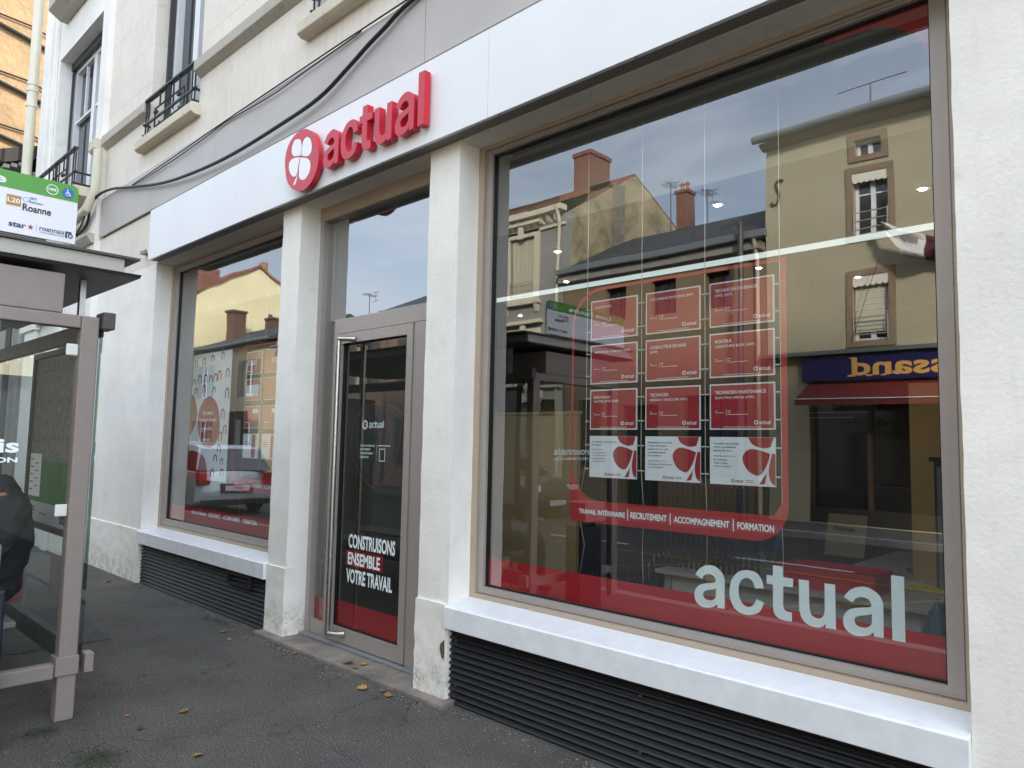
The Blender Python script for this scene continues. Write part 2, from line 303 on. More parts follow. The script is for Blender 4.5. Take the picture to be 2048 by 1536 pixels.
def fill2d(loops, ext=0):
    c = bpy.data.curves.new('c', 'CURVE'); c.dimensions = '2D'; c.fill_mode = 'BOTH'; c.extrude = ext
    for lp in loops:
        s = c.splines.new('POLY'); s.points.add(len(lp)-1); s.use_cyclic_u = True
        for p, q in zip(s.points, lp): p.co = (q[0], q[1], 0, 1)
    o = bpy.data.objects.new('c', c); me = bpy.data.meshes.new_from_object(o); vs = [tuple(v.co) for v in me.vertices]; fs = [tuple(p.vertices) for p in me.polygons]
    bpy.data.objects.remove(o); bpy.data.curves.remove(c); bpy.data.meshes.remove(me); return vs, fs
TXT = {}
def text2d(body, off=0., ext=0.):
    k = (body, off, ext)
    if k in TXT: return TXT[k]
    c = bpy.data.curves.new('t', 'FONT'); c.body = body; c.offset = off; c.extrude = ext; c.resolution_u = 3
    o = bpy.data.objects.new('t', c); me = bpy.data.meshes.new_from_object(o); vs = [tuple(v.co) for v in me.vertices]; fs = [tuple(p.vertices) for p in me.polygons]
    bpy.data.objects.remove(o); bpy.data.curves.remove(c); bpy.data.meshes.remove(me); TXT[k] = (vs, fs); return vs, fs
def place(m, vf, face, d, mi=0):   # vf in (a, z, t); face: '-y','+y','+x'
    vs, fs = vf; i = len(m.v)
    for a, z, t in vs:
        m.v.append({'-y': (a, d-t, z), '+y': (a, d+t, z), '+x': (d+t, a, z), '+z': (a, z, d+t)}[face])
    for f in fs: m.f.append(tuple(i+k for k in f)); m.m.append(mi)
def text(m, body, a0, a1, z0, z1, face, d, off=.015, ext=0., mi=0):
    """writing fitted to a0..a1 (reading direction a0->a1) and z0..z1 on the plane face=d"""
    vs, fs = text2d(body, off, ext); x0 = min(v[0] for v in vs); x1 = max(v[0] for v in vs); y0 = min(v[1] for v in vs); y1 = max(v[1] for v in vs)
    place(m, ([(a0+(v[0]-x0)/(x1-x0)*(a1-a0), z0+(v[1]-y0)/(y1-y0)*(z1-z0), v[2]) for v in vs], fs), face, d, mi)
def shape(m, loops, face, d, ext=0., mi=0): place(m, fill2d(loops, ext), face, d, mi)
GLY = {"a":[[[0.611,0.01,1],[0.615,0.429,0],[0.609,0.555,0],[0.547,0.673,0],[0.408,0.753,0],[0.266,0.75,0],[0.12,0.682,0],[0.013,0.553,1],[0.152,0.482,1],[0.208,0.561,0],[0.299,0.594,0],[0.387,0.575,0],[0.434,0.518,0],[0.432,0.47,0],[0.385,0.445,0],[0.242,0.417,0],[0.096,0.361,0],[0.011,0.253,0],[0.0,0.139,0],[0.044,0.035,0],[0.162,-0.026,0],[0.287,-0.021,0],[0.394,0.012,0],[0.465,0.068,1],[0.469,0.005,1]],[[0.443,0.359,1],[0.383,0.326,0],[0.257,0.292,0],[0.185,0.246,0],[0.178,0.189,0],[0.219,0.13,0],[0.308,0.115,0],[0.379,0.135,0],[0.433,0.19,0],[0.441,0.263,0]]],
"c":[[[0.648,0.488,1],[0.612,0.621,0],[0.526,0.732,0],[0.362,0.765,0],[0.182,0.716,0],[0.045,0.562,0],[0.0,0.367,0],[0.02,0.182,0],[0.121,0.032,0],[0.289,-0.022,0],[0.444,0.0,0],[0.575,0.078,0],[0.654,0.242,1],[0.512,0.281,1],[0.457,0.175,0],[0.379,0.122,0],[0.28,0.136,0],[0.202,0.232,0],[0.173,0.372,0],[0.192,0.51,0],[0.271,0.607,0],[0.371,0.621,0],[0.448,0.567,0],[0.487,0.46,1]]],
"t":[[[0.116,0.912,1],[0.296,0.911,1],[0.294,0.731,1],[0.471,0.727,1],[0.469,0.581,1],[0.293,0.579,1],[0.291,0.255,1],[0.315,0.182,0],[0.389,0.154,0],[0.444,0.158,1],[0.442,0.004,1],[0.315,0.0,0],[0.191,0.03,0],[0.125,0.11,0],[0.111,0.227,1],[0.113,0.58,1],[0.0,0.58,1],[0.001,0.731,1],[0.114,0.73,1]]],
"u":[[[0.0,0.733,1],[0.173,0.732,1],[0.174,0.311,1],[0.202,0.185,0],[0.289,0.137,0],[0.366,0.15,0],[0.421,0.225,0],[0.43,0.315,1],[0.432,0.728,1],[0.603,0.728,1],[0.606,0.004,1],[0.44,0.003,1],[0.437,0.069,1],[0.383,0.009,0],[0.276,-0.018,0],[0.14,0.008,0],[0.042,0.095,0],[0.004,0.225,1]]],
"l":[[[0.0,1.0,1],[0.187,1.0,1],[0.187,0.004,1],[0.0,0.004,1]]]}
GOFF = [('a', 0), ('c', .713), ('t', 1.415), ('u', 1.983), ('a', 2.706), ('l', 3.444)]
def wordmark(m, a0, a1, z0, z1, face, d, ext=0., mi=0):
    sx = (a1-a0)/3.631; sz = z1-z0
    for g, off in GOFF:
        shape(m, [[(a0+(off+x)*sx, z0+y*sz) for x, y in smooth_loop(lp)] for lp in GLY[g]], face, d, ext, mi)
CLO = {"disc":[[0.0,0.571],[0.019,0.748],[0.111,0.887],[0.29,0.981],[0.505,1.0],[0.655,0.957],[0.823,0.847],[0.937,0.677],[1.0,0.505],[0.998,0.335],[0.937,0.196],[0.822,0.069],[0.636,0.0],[0.439,0.019],[0.228,0.129],[0.076,0.299]],"p1":[[0.505,0.725,1],[0.462,0.834,0],[0.383,0.874,0],[0.281,0.885,0],[0.213,0.813,0],[0.201,0.718,0],[0.252,0.641,0],[0.338,0.61,0],[0.487,0.585,1]],"p2":[[0.505,0.578,1],[0.518,0.723,0],[0.553,0.809,0],[0.648,0.835,0],[0.75,0.772,0],[0.8,0.662,0],[0.789,0.561,0],[0.722,0.518,0],[0.625,0.532,0]],"p3":[[0.463,0.56,1],[0.324,0.587,0],[0.205,0.591,0],[0.135,0.537,0],[0.151,0.424,0],[0.246,0.312,0],[0.333,0.282,0],[0.397,0.311,0],[0.434,0.461,0]],"p4":[[0.48,0.550,1],[0.66,0.494,0],[0.762,0.421,0],[0.786,0.319,0],[0.746,0.226,0],[0.639,0.165,0],[0.54,0.179,0],[0.47,0.231,0],[0.45,0.318,0],[0.461,0.454,0]],"stem":[[0.415,0.297,1],[0.403,0.238,0],[0.367,0.159,0],[0.311,0.145,0],[0.303,0.165,0],[0.338,0.218,0],[0.385,0.26,0]]}
def clover(m, keys, a0, a1, z0, z1, face, d, ext=0., mi=0):
    for k in keys: shape(m, [[(a0+x*(a1-a0), z0+y*(z1-z0)) for x, y in smooth_loop(CLO[k])]], face, d, ext, mi)
PETALS = ('p1', 'p2', 'p3', 'p4', 'stem')
def bars(m, lines, face, d, h, mi=0):            # tiny print too small to read: one thin strip per line
    for a0, a1, z in lines:
        i = (a0, a1)
        vs = [(a0, z, 0), (a1, z, 0), (a1, z+h, 0), (a0, z+h, 0)]; place(m, (vs, [(0, 1, 2, 3)]), face, d, mi)
def solid(name, m, ms, label, cat, group=None, kind=None, **k):
    o = m.build(name, ms, None, **k); return tag(o, label, cat, group, kind)
# ================================================================== SETTING
PAVE = asphalt('pavement_asphalt', (.082, .077, .071), True); ROAD = asphalt('road_asphalt', (.045, .045, .046)); KERBM = mat('kerb_stone', '#8d8a84', .8, .25, 3, .4, 60)
def struct(name, m, ms, **k): return tag(m.build(name, ms, None, **k), kind='structure')
struct('ground', MB().q([(-160, -160, -.30), (160, -160, -.30), (160, 160, -.30), (-160, 160, -.30)]), mat('earth', '#6d675c', .9))
struct('pavement', MB().box(-60, 14, -2.95, .30, -.25, 0), PAVE)
struct('pavement_repair', MB().q([(-7.4, -2.2, .004), (-6.0, -2.25, .004), (-5.95, -.9, .004), (-7.35, -.85, .004)]), asphalt('patch_asphalt', (.062, .061, .06)))
struct('kerb', MB().box(-60, 14, -3.11, -2.951, -.25, .004), KERBM, bev=.015)
struct('road', MB().box(-70, 20, -10.25, -3.112, -.28, -.12), ROAD)
struct('far_kerb', MB().box(-70, 20, -10.41, -10.251, -.27, .0), KERBM, bev=.015)
struct('far_pavement', MB().box(-70, 20, -12.3, -10.411, -.27, -.01), asphalt('far_asphalt', (.10, .098, .094)))
ym = mat('yellow_road_paint', '#7d6d38', .8, .5, 5); wm = mat('white_road_paint', '#bdbbb4', .7, .3, 6)
mk = MB()
for k in range(7):                                    # bus-stop zigzag painted on the road
    x = -8.4+k*1.6; a, b = ((-3.6, -6.1) if k % 2 else (-6.1, -3.6)); c, s = 1.6, b-a; ln = math.hypot(c, s); ox, oy = -s/ln*.05, c/ln*.05
    mk.q([(x+ox, a+oy, -.116), (x-ox, a-oy, -.116), (x+c-ox, b-oy, -.116), (x+c+ox, b+oy, -.116)])
mk.q([(-9, -3.45, -.112), (4, -3.45, -.112), (4, -3.33, -.112), (-9, -3.33, -.112)]); mk.q([(-9, -6.35, -.112), (4, -6.35, -.112), (4, -6.23, -.112), (-9, -6.23, -.112)])
struct('bus_bay_marking', mk, ym)
lm = MB()
for k in range(12): lm.q([(-34+k*3.6, -7.05, -.116), (-32.3+k*3.6, -7.05, -.116), (-32.3+k*3.6, -6.93, -.116), (-34+k*3.6, -6.93, -.116)])
struct('lane_marking', lm, wm)
# ================================================================== SHOP BUILDING
B = thing('shop_building', 'white rendered corner building with the red lettered recruitment shop on its ground floor', 'building', (-5, .3, 0))
W1 = (-8.05, -5.38); DR = (-5.10, -3.53); W2 = (-3.25, -.615); HT = 3.36
# pillars (front plane y=0) with slightly proud plinths
def pillar(x0, x1, seed, y1=.30, chip=False):
    p = rough_box(x0, x1, 0, y1, .0, 3.352, .0032, .045, 8, seed).build('pillar', PIL, B, smooth=True, weld=True)
    return p
pillar(-9.95, W1[0], 1, .30); p1 = pillar(W1[1], DR[0], 2); p2 = pillar(DR[1], W2[0], 3); pillar(W2[1], 6, 4, .30)
for k, (x0, x1, zt) in enumerate(((-9.96, W1[0]-.004, .535), (W1[1]+.004, DR[0]+.006, .53), (DR[1]-.006, W2[0]-.004, .56))):
    rough_box(x0, x1, -.012, .12, .0, zt, .005, .03, 11, 10+k).build('plinth', PIL, B, smooth=True, weld=True)
ch = MB(); pts = [(-3.258, .36), (-3.270, .35), (-3.287, .335), (-3.292, .31), (-3.285, .285), (-3.272, .255), (-3.262, .262), (-3.258, .25), (-3.255, .30)]
shape(ch, [pts], '-y', -.0185, .002); o = ch.build('chipped_patch', mat('bare_render', '#6b5548', .9, .4, 50, 1, 120), B); o['label'] = 'brown chip where the render has come off the plinth'
# upper wall
up = MB(); wins = [(-8.51, -7.19, 4.80, 7.6), (-4.98, -3.65, 4.80, 7.6), (-1.4, -.05, 4.80, 7.6)]
up.wall(-9.96, 6, 3.352, 10.4, 0, .35, wins); up.box(-9.96, 6, -.22, .35, 10.4, 10.65)
up.build('upper_wall', UPW, B)
MB().box(-13.4, 6, 5.6, 6, 0, 10.4).box(-13.4, 6, .36, 6, 10.25, 10.4).box(5.8, 6.0, .36, 5.6, 0, 10.2).build('rear_wall', UPW, B)
lw = MB(); lw.wall(-12.98, -9.95, 0, 10.5, -.07, .45, [(-12.1, -10.2, 4.62, 7.04), (-12.5, -11.3, .3, 2.9)]); lw.build('left_wing', STU, B)
pm = MB()
for a, b, t in ((-12.93, -12.80, .03), (-12.72, -12.58, .05), (-12.52, -12.38, .07), (-12.32, -12.2, .045)): MB().box(a, b, -.071-t, -.071, 4.03, 10.4).build('pilaster', STU, B, bev=.008)
pm.box(-12.9, -12.1, -.16, -.072, 3.0, 3.25).box(-12.72, -12.15, -.13, -.072, 0, 3.0).box(-11.2, -11.0, -.12, -.072, 0, 3.05).box(-12.6, -11.0, -.14, -.072, 3.06, 3.22)
pm.build('pilaster', STU, B, bev=.008)
MB().prism([(-.072, 3.9), (-.10, 3.9), (-.16, 3.98), (-.16, 4.02), (-.072, 4.02)], 'x', -12.8, -9.96).build('string_course', LEDGE, B)
MB().prism([(-.072, 7.52), (-.16, 7.52), (-.32, 7.62), (-.32, 7.78), (-.072, 7.78)], 'x', -11.9, -10.3).build('hood_mould', LEDGE, B, bev=.01)
# side strip of the wing and its door
MB().box(-12.5, -11.3, .1, .15, .3, 2.9).build('side_door', mat('grey_painted_door', '#55585a', .4, .15, 4), B)
# stone bands and sills
for a, b in ((-9.946, -8.51), (-7.19, -4.98), (-3.65, -1.43), (-.02, 6)):
    lb = MB(); lb.prism([(-.002, 5.10), (-.045, 5.13), (-.075, 5.15), (-.075, 5.255), (-.055, 5.27), (-.002, 5.27)], 'x', a, b); lb.build('sill_band', LEDGE, B, bev=.006)
MB().prism([(-.072, 5.05), (-.13, 5.08), (-.15, 5.10), (-.15, 5.215), (-.12, 5.23), (-.072, 5.23)], 'x', -10.17, -9.93).build('sill_band', CREAM, B, bev=.006)
for x0, x1, yy, z0 in ((-8.66, -7.13, -.10, 4.70), (-5.13, -3.52, -.10, 4.70), (-1.55, .1, -.10, 4.70), (-12.2, -10.1, -.30, 4.50)):
    MB().prism([(-.001 if yy > -.25 else -.071, z0), (yy+.035, z0), (yy, z0+.025), (yy, z0+.12), (.05, z0+.135), (.05, z0)], 'x', x0, x1).build('window_sill', CREAM, B, bev=.008)
IR = mat('black_wrought_iron', '#2c2d31', .5, .2, 30)
def railing(x0, x1, y, zb, zt):
    m = MB(); h = zt-zb; w = x1-x0; r = .0095
    m.box(x0, x1, y-.025, y+.025, zt-.02, zt)
    for a in (0, .055, .945, 1): m.tube([(x0+w*a, y, zb), (x0+w*a, y, zt-.021)], r, 6)
    m.box(x0-.04, x1+.04, y-.012, y+.010, zb+h*.33, zb+h*.33+.02)
    for sx in (0, 1):
        X = lambda t: x0+w*(t if not sx else 1-t)
        for a, z0, z1 in ((.20, .12, .60), (.42, .25, .88), (.30, .0, .20)): m.tube([(X(a), y, zb+h*z0), (X(a), y, zb+h*z1)], r, 6)
        m.tube([(X(.20), y-.002, zb+h*.60), (X(.60), y-.002, zb+h*.60)], r, 6); m.tube([(X(.20), y+.002, zb+h*.13), (X(.5), y+.002, zb+h*.13)], r, 6); m.tube([(X(.30), y, zb+h*.60), (X(.30), y, zt-.021)], r, 6)
        m.tube([(X(.24), y-.02, zb+h*.45), (X(.28), y-.02, zb+h*.45)], .020, 8)
    for a in (.48, .52): m.tube([(x0+w*a, y, zb), (x0+w*a, y, zt-.021)], r, 6)
    for xx in (x0, x1):
        for zz in (zb+h*.05, zb+h*.34): m.tube([(xx, y-.03, zz), (xx, y+(.05 if y > -.1 else .18), zz)], .014, 6)
    return m.build('balcony_railing', IR, B)
railing(-8.50, -7.20, -.045, 4.84, 5.27); railing(-4.97, -3.66, -.045, 4.84, 5.27); railing(-11.95, -10.25, -.26, 4.66, 5.16)
PVC = mat('white_upvc', '#e4e5e6', .3, .05, 5)
def upper_window(x0, x1, z0, z1, y, bars_=False, leaves=2):
    m = MB(); m.ring(x0, x1, z0, z1, x0+.06, x1-.06, z0+.06, z1-.06, y-.05, y+.02)
    n = leaves; w = (x1-x0-.12)/n
    for k in range(n):
        a = x0+.06+k*w; m.ring(a+.002, a+w-.002, z0+.062, z1-.062, a+.065, a+w-.065, z0+.14, z1-.13, y-.065, y+.01)
        if bars_:
            zz = z0+(z1-z0)*.62; m.box(a+.065, a+w-.065, y-.05, y-.01, zz, zz+.04); m.box(a+w/2-.015, a+w/2+.015, y-.05, y-.01, zz+.04, z1-.13)
    f = m.build('window', PVC, B, bev=.004)
    MB().q([(x0+.06, y+.004, z0+.06), (x1-.06, y+.004, z0+.06), (x1-.06, y+.004, z1-.06), (x0+.06, y+.004, z1-.06)]).build('pane', GLU, f)
upper_window(-8.51, -7.19, 4.83, 7.6, .26); upper_window(-4.98, -3.65, 4.83, 7.6, .26); upper_window(-1.4, -.05, 4.83, 7.6, .26); upper_window(-12.1, -10.2, 4.62, 7.0, .20, True)
MB().box(-12.1, -10.2, .08, .13, 6.93, 7.035).box(-12.085, -12.05, .09, .12, 4.64, 6.93).build('shutter_rail', mat('dark_shutter_rail', '#3a3a3a', .5), B)
for a in (-8.505, -4.975): MB().box(a, a+.045, .14, .19, 4.84, 7.5).build('shutter_rail', mat('dark_shutter_rail', '#3a3a3a', .5), B)
# taupe cladding strip and white fascia
cl = MB()
for a, b in ((-9.93, -9.843), (-9.84, -6.705), (-6.70, -3.595), (-3.59, -.6), (-.595, 5)): cl.box(a, b, -.028, -.001, 3.965, 4.455)
cl.build('cladding_strip', TAUPE, B, bev=.002)
MB().box(-9.84, 5, -.001, .0, 3.95, 3.964).build('cladding_trim', DKG, B)
fs = MB()
for a, b in ((-8.0, -6.02), (-6.017, -2.905), (-2.902, .2), (.203, 3)): fs.box(a, b, -.11, -.085, 3.352, 3.885)
fs.box(-8.0, 3, -.084, -.03, 3.862, 3.88)
F = fs.build('fascia_panel', WHITEP, B, bev=.0015)
MB().box(-7.995, 3, -.0845, .17, 3.356, 3.375).box(-7.995, 3, -.0835, -.05, 3.353, 3.3558).build('soffit', SOFF, B)
for k, xx in enumerate((-7.85, -6.9, -6.1, -5.9, -4.9, -3.9, -3.0, -2.82, -1.9, -1.0)): MB().tube([(xx, -.098, 3.3515), (xx, -.098, 3.349)], .005, 8).build('screw', DKG, F)
LM = MB(); wordmark(LM, -4.535, -3.405, 3.447, 3.792, '-y', -.146, .024); LM.build('lettering', REDS, F, bev=.0015)
DM = MB(); clover(DM, ('disc',), -5.085, -4.603, 3.352, 3.832, '-y', -.150, .020); DM.build('logo_disc', REDS, F)
PM = MB(); clover(PM, PETALS, -5.085, -4.603, 3.352, 3.832, '-y', -.171); PM.build('clover_emblem', mat('white_acrylic', '#f4f4f4', .35), F)
# grilles under the windows
def grille(x0, x1, zt, slot=None):
    n = 12; pr = []; p = zt/n
    for k in range(n):
        for t in range(8): a = 2*pi*t/8; pr.append((.030-.016*cos(a) if False else .034-.018*(.5+.5*sin(a)), k*p+p*t/8+.002))
    prof = pr+[(.08, zt), (.08, .0)]
    g = MB(); g.prism(prof, 'x', x0, x1); g = g.build('plinth_grille', GRIL, B, smooth=True)
    for xx in (x0+.06, (x0+x1)/2, x1-.06):
        for zz in (.115, zt-.07): MB().tube([(xx, .02, zz), (xx, .012, zz)], .006, 8).build('screw', STEEL, g)
    if slot:
        a, b, c, d = slot; MB().ring(a, b, c, d, a+.02, b-.02, c+.015, d-.02, .0, .05).build('hatch_frame', mat('dark_iron', '#24262c', .5), g)
        MB().q([(a+.02, .03, c+.015), (b-.02, .03, c+.015), (b-.02, .03, d-.02), (a+.02, .03, d-.02)]).build('hatch_opening', mat('black_hole', '#020203', .9), g)
grille(W1[0]+.001, W1[1]-.001, .425, (-6.08, -5.66, .285, .385)); grille(W2[0]+.001, W2[1]-.001, .435)
# shop windows
def shop_window(x0, x1, zs, gx0, gx1, gz0, gz1, gl=GLZ):
    fr = MB(); fr.ring(x0, x1, zs+.03, 3.355, x0+.045, x1-.045, zs+.06, 3.325, .165, .27).ring(x0+.045, x1-.045, zs+.06, 3.325, gx0, gx1, gz0, gz1, .185, .25, 1)
    fr.ring(x0+.052, x1-.052, zs+.067, 3.318, gx0-.035, gx1+.035, gz0-.03, gz1+.012, .1785, .185, 1)
    f = fr.build('shop_window', [ALUB, ALU], B, bev=.003)
    MB().ring(gx0-.002, gx1+.002, gz0-.002, gz1+.002, gx0+.008, gx1-.008, gz0+.008, gz1-.008, .205, .235).build('glazing_seal', GASK, f)
    MB().q([(gx0, .22, gz0), (gx1, .22, gz0), (gx1, .22, gz1), (gx0, .22, gz1)]).build('glass_pane', gl, f)
    MB().prism([(-.035, zs-.12), (-.035, zs), (-.028, zs+.006), (.164, zs+.035), (.164, zs-.12)], 'x', x0+.001, x1-.001).build('sill', SILLM, f, bev=.003)
    return f
F1 = shop_window(*W1, .53, -7.93, -5.47, .655, 3.27); F2 = shop_window(*W2, .553, -3.155, -.725, .655, 3.295)
MB().box(-7.93, -5.47, .2235, .2245, .655, .815).build('vinyl_band', REDV, F1)
MB().box(-3.155, -.725, .2235, .2245, .655, .82).build('vinyl_band', REDV, F2)
cm = MB(); shape(cm, [[(-.725, 3.295), (-.725, 3.0)]+arc(-.99, 3.0, .262, 0, 90, 10)+[(-1.14, 3.262), (-1.14, 3.295)]], '-y', .2242); cm.build('vinyl_corner', REDV, F2)
wv = MB(); wordmark(wv, -1.774, -.873, .7725, 1.0205, '-y', .2224); wv.build('vinyl_lettering', mat('frosted_vinyl_white', '#eaf6f8', .6), F2)
def vinyl_frame(f, x0, x1, z0, z1, words, zt0, zt1, seg):
    r = .20; out = arc(x0+.03, z0+.03, .03, 180, 270, 4)+arc(x1-.16, z0+.16, .16, 270, 360, 12)+[(x1, z1)]+arc(x0+r, z1-r, r, 90, 180, 14)
    i0, i1, j0, j1 = x0+.014, x1-.028, z0+.115, z1-.016; R = .185
    inn = arc(i0+R, j0+R, R, 180, 270, 14)+arc(i1-.04, j0+.005, .005, 270, 360, 2)+[(i1, j0+.06), (i1, j1)]+arc(i0+R, j1-R, R, 90, 180, 14)
    m = MB(); shape(m, [out, inn], '-y', .2243); m.build('vinyl_frame', REDV, f)
    for (a, b), w in zip(seg, words): t = MB(); text(t, w, a, b, zt0, zt1, '-y', .2224, .028); t.build('vinyl_lettering', WHV, f)
    for (a, b), (c, d) in zip(seg[:-1], seg[1:]): MB().box((b+c)/2-.0022, (b+c)/2+.0022, .2222, .2226, zt0-.012, zt1+.012).build('vinyl_divider', WHV, f)
WD = ['TRAVAIL INTÉRIMAIRE', 'RECRUTEMENT', 'ACCOMPAGNEMENT', 'FORMATION']
def lerp(a, b, t): return a+(b-a)*t
sg = [(1160, 1255), (1266, 1338), (1352, 1460), (1475, 1547)]
seg2 = [(-2.468, -2.170), (-2.136, -1.925), (-1.886, -1.597), (-1.558, -1.387)]
vinyl_frame(F2, -2.53, -1.322, 1.095, 2.352, WD, 1.138, 1.170, seg2)
vinyl_frame(F1, -6.55, -5.30, 1.03, 2.35, WD, 1.075, 1.105, [(-6.48, -6.19), (-6.16, -5.95), (-5.92, -5.66), (-5.63, -5.50)])
for (a, b), w in zip([(-7.36, -7.02), (-6.97, -6.72), (-6.66, -6.33), (-6.27, -6.02)], WD): t = MB(); text(t, w, a, b, .75, .79, '-y', .2224, .028); t.build('vinyl_lettering', WHV, F1)
# door bay
fr = MB(); x0, x1 = DR
fr.ring(x0, x1, .02, 3.355, x0+.055, x1-.10, .03, 3.245, .175, .27)
fr.box(-4.855, -4.822, .185, .26, .032, 2.43).box(-4.822, x1-.10, .185, .26, 2.315, 2.43).box(-3.878, x1-.10, .187, .26, .032, 2.315).box(x0+.055, -4.855, .187, .25, .032, .14)
DB = fr.build('door_frame', ALU, B, bev=.003)
MB().box(x0+.001, x1-.001, .170, .1745, 3.25, 3.354).build('head_trim', ALUB, DB)
MB().q([(x0+.05, .221, .14), (-4.855, .221, .14), (-4.855, .221, 2.425), (x0+.05, .221, 2.425)]).build('side_glass', GLD, DB)
MB().q([(x0+.05, .22, 2.43), (x1-.09, .22, 2.43), (x1-.09, .22, 3.25), (x0+.05, .22, 3.25)]).build('transom_glass', glass('transom_glass', .34, (.7, .75, .73)), DB)
MB().box(x0+.055, -4.855, .2245, .2255, .14, .30).build('vinyl_band', REDV, DB)
dl = MB(); dl.ring(-4.818, -3.882, .045, 2.311, -4.735, -3.945, .15, 2.235, .178, .24)
D = dl.build('entrance_door', ALU, B, bev=.004)
MB().ring(-4.737, -3.943, .148, 2.237, -4.728, -3.952, .157, 2.228, .196, .232).build('glazing_seal', GASK, D)
MB().q([(-4.735, .215, .15), (-3.945, .215, .15), (-3.945, .215, 2.235), (-4.735, .215, 2.235)]).build('glass_pane', GLD, D)
MB().box(-4.73, -3.95, .2185, .2195, .152, .325).build('vinyl_band', REDV, D)
hd = MB(); hd.tube([(-4.66, .10, .10), (-4.66, .10, 2.27)], .0195, 18)
for z in (.115, 2.255): hd.tube([(-4.66, .10, z), (-4.60, .13, z), (-4.56, .178, z)], [.0215, .017, .022], 12)
hd.build('door_handle', STEEL, D, smooth=True)
for w, a, b, z0, z1, dd in (('CONSTRUISONS', -4.60, -4.045, .722, .824, .2130), ('ENSEMBLE', -4.60, -4.21, .603, .694, .2120), ('VOTRE TRAVAIL', -4.615, -4.065, .472, .574, .2130)): t = MB(); text(t, w, a, b, z0, z1, '-y', dd, .032); t.build('vinyl_lettering', WHV, D)
MB().box(-4.633, -4.183, .2166, .2172, .590, .708).build('vinyl_panel', REDV, D)
m = MB(); sh = smooth_loop([(-4.34, 1.775), (-4.18, 1.765), (-4.01, 1.70, 1), (-4.05, 1.45), (-4.16, 1.25), (-4.31, 1.175), (-4.45, 1.22), (-4.58, 1.36), (-4.625, 1.50), (-4.58, 1.66), (-4.47, 1.745)])
cx, cz = -4.32, 1.48; m2 = [(cx+(x-cx)*.985, cz+(z-cz)*.985) for x, z in sh]
shape(m, [m2], '-y', .2180); sp_ = m.build('vinyl_panel', mat('navy_vinyl', '#12151e', .5), D); m = MB(); shape(m, [sh, m2], '-y', .2178); m.build('vinyl_outline', REDV, D)
m = MB(); shape(m, [arc(-4.452, 1.62, .034, 0, 350, 22)], '-y', .2170); m.build('logo_disc', WHV, D); m = MB(); clover(m, PETALS, -4.484, -4.420, 1.588, 1.652, '-y', .2160); m.build('clover_emblem', REDV, D)
m = MB(); wordmark(m, -4.402, -4.225, 1.597, 1.648, '-y', .2165)
for k, (w, b) in enumerate((('TRAVAIL INTÉRIMAIRE', -4.325), ('RECRUTEMENT', -4.375), ('ACCOMPAGNEMENT', -4.34), ('FORMATION', -4.395))): text(m, w, -4.505, b, 1.462-k*.028, 1.478-k*.028, '-y', .2165, .03)
bars(m, [(-4.285, -4.14, 1.467)], '-y', .2165, .007); m.box(-4.303, -4.301, .2164, .2168, 1.36, 1.48); m.ring(-4.27, -4.20, 1.36, 1.45, -4.264, -4.206, 1.366, 1.444, .2163, .2168)
m.build('vinyl_lettering', WHV, D)
# stone threshold and aluminium bar
st = MB()
for a, b in ((-5.42, -4.99), (-4.987, -4.36), (-4.357, -3.83), (-3.827, -3.20)): st.box(a, b, -.085, .19, -.02, .026)
st.build('door_step', mat('worn_step_stone', '#8f857c', .8, .45, 4, .7, 50, vcol='#655d55'), B, bev=.010)
MB().box(DR[0]+.002, DR[1]-.002, .13, .175, .027, .042).build('threshold_bar', mat('alu_bar', '#a9abb3', .35, .1, 20, metal=.6), B, bev=.003)
# bracket left of the fascia
MB().tube([(-8.34, -.005, 3.50), (-8.34, -.07, 3.50)], .022, 8).box(-8.34, -8.18, -.075, -.06, 3.475, 3.51).build('wall_bracket', mat('grey_metal', '#8e8d88', .5), B)
# interior ------------------------------------------------------------------
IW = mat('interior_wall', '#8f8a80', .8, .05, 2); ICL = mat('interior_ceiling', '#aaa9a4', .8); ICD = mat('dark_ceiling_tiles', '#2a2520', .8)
for a in (-8.30, -.55): MB().box(a, a+.1, .301, 5.2, 0, 3.4).build('interior_wall', IW, B)
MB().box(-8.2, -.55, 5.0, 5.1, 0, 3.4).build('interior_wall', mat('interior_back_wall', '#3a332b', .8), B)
MB().box(-8.2, -.55, .301, 5.0, 0, .02).build('interior_floor', mat('dark_carpet', '#23211f', .9, .2, 9), B)
MB().box(-8.2, -.55, .70, 2.19, 2.95, 3.0).box(-8.2, -.55, .65, .70, 2.95, 3.36).box(-8.2, -.55, .271, .65, 3.361, 3.40).build('interior_ceiling', ICL, B)
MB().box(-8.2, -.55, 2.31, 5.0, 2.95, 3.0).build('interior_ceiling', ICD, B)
MB().box(-7.5, -1.0, 2.185, 2.315, 2.942, 2.96).build('strip_light', emit('led_strip', (.82, .93, .92), .50), B)
MB().box(-5.02, -4.99, .271, 1.4, .02, 3.3).build('partition_wall', mat('dim_partition', '#4c4d49', .6), B)
DL = emit('downlight', (1, .90, .72), 90)
for x, y in ((-3.47, 1.2), (-2.06, 1.0), (-1.08, 1.47), (-4.06, 2.02), (-6.2, 1.2)):
    d = MB().tube([(x, y, 2.951), (x, y, 2.944)], .035, 14).build('ceiling_spotlight', ICL, B); MB().tube([(x, y, 2.9435), (x, y, 2.940)], .017, 12).build('bulb', DL, d)
for x, y in ((-5.55, 3.02), (-2.55, 2.6), (-2.06, 3.4), (-3.6, 3.9)):
    d = MB().tube([(x, y, 2.951), (x, y, 2.944)], .035, 14).build('ceiling_spotlight', ICL, B); MB().tube([(x, y, 2.9435), (x, y, 2.940)], .017, 12).build('bulb', DL, d)
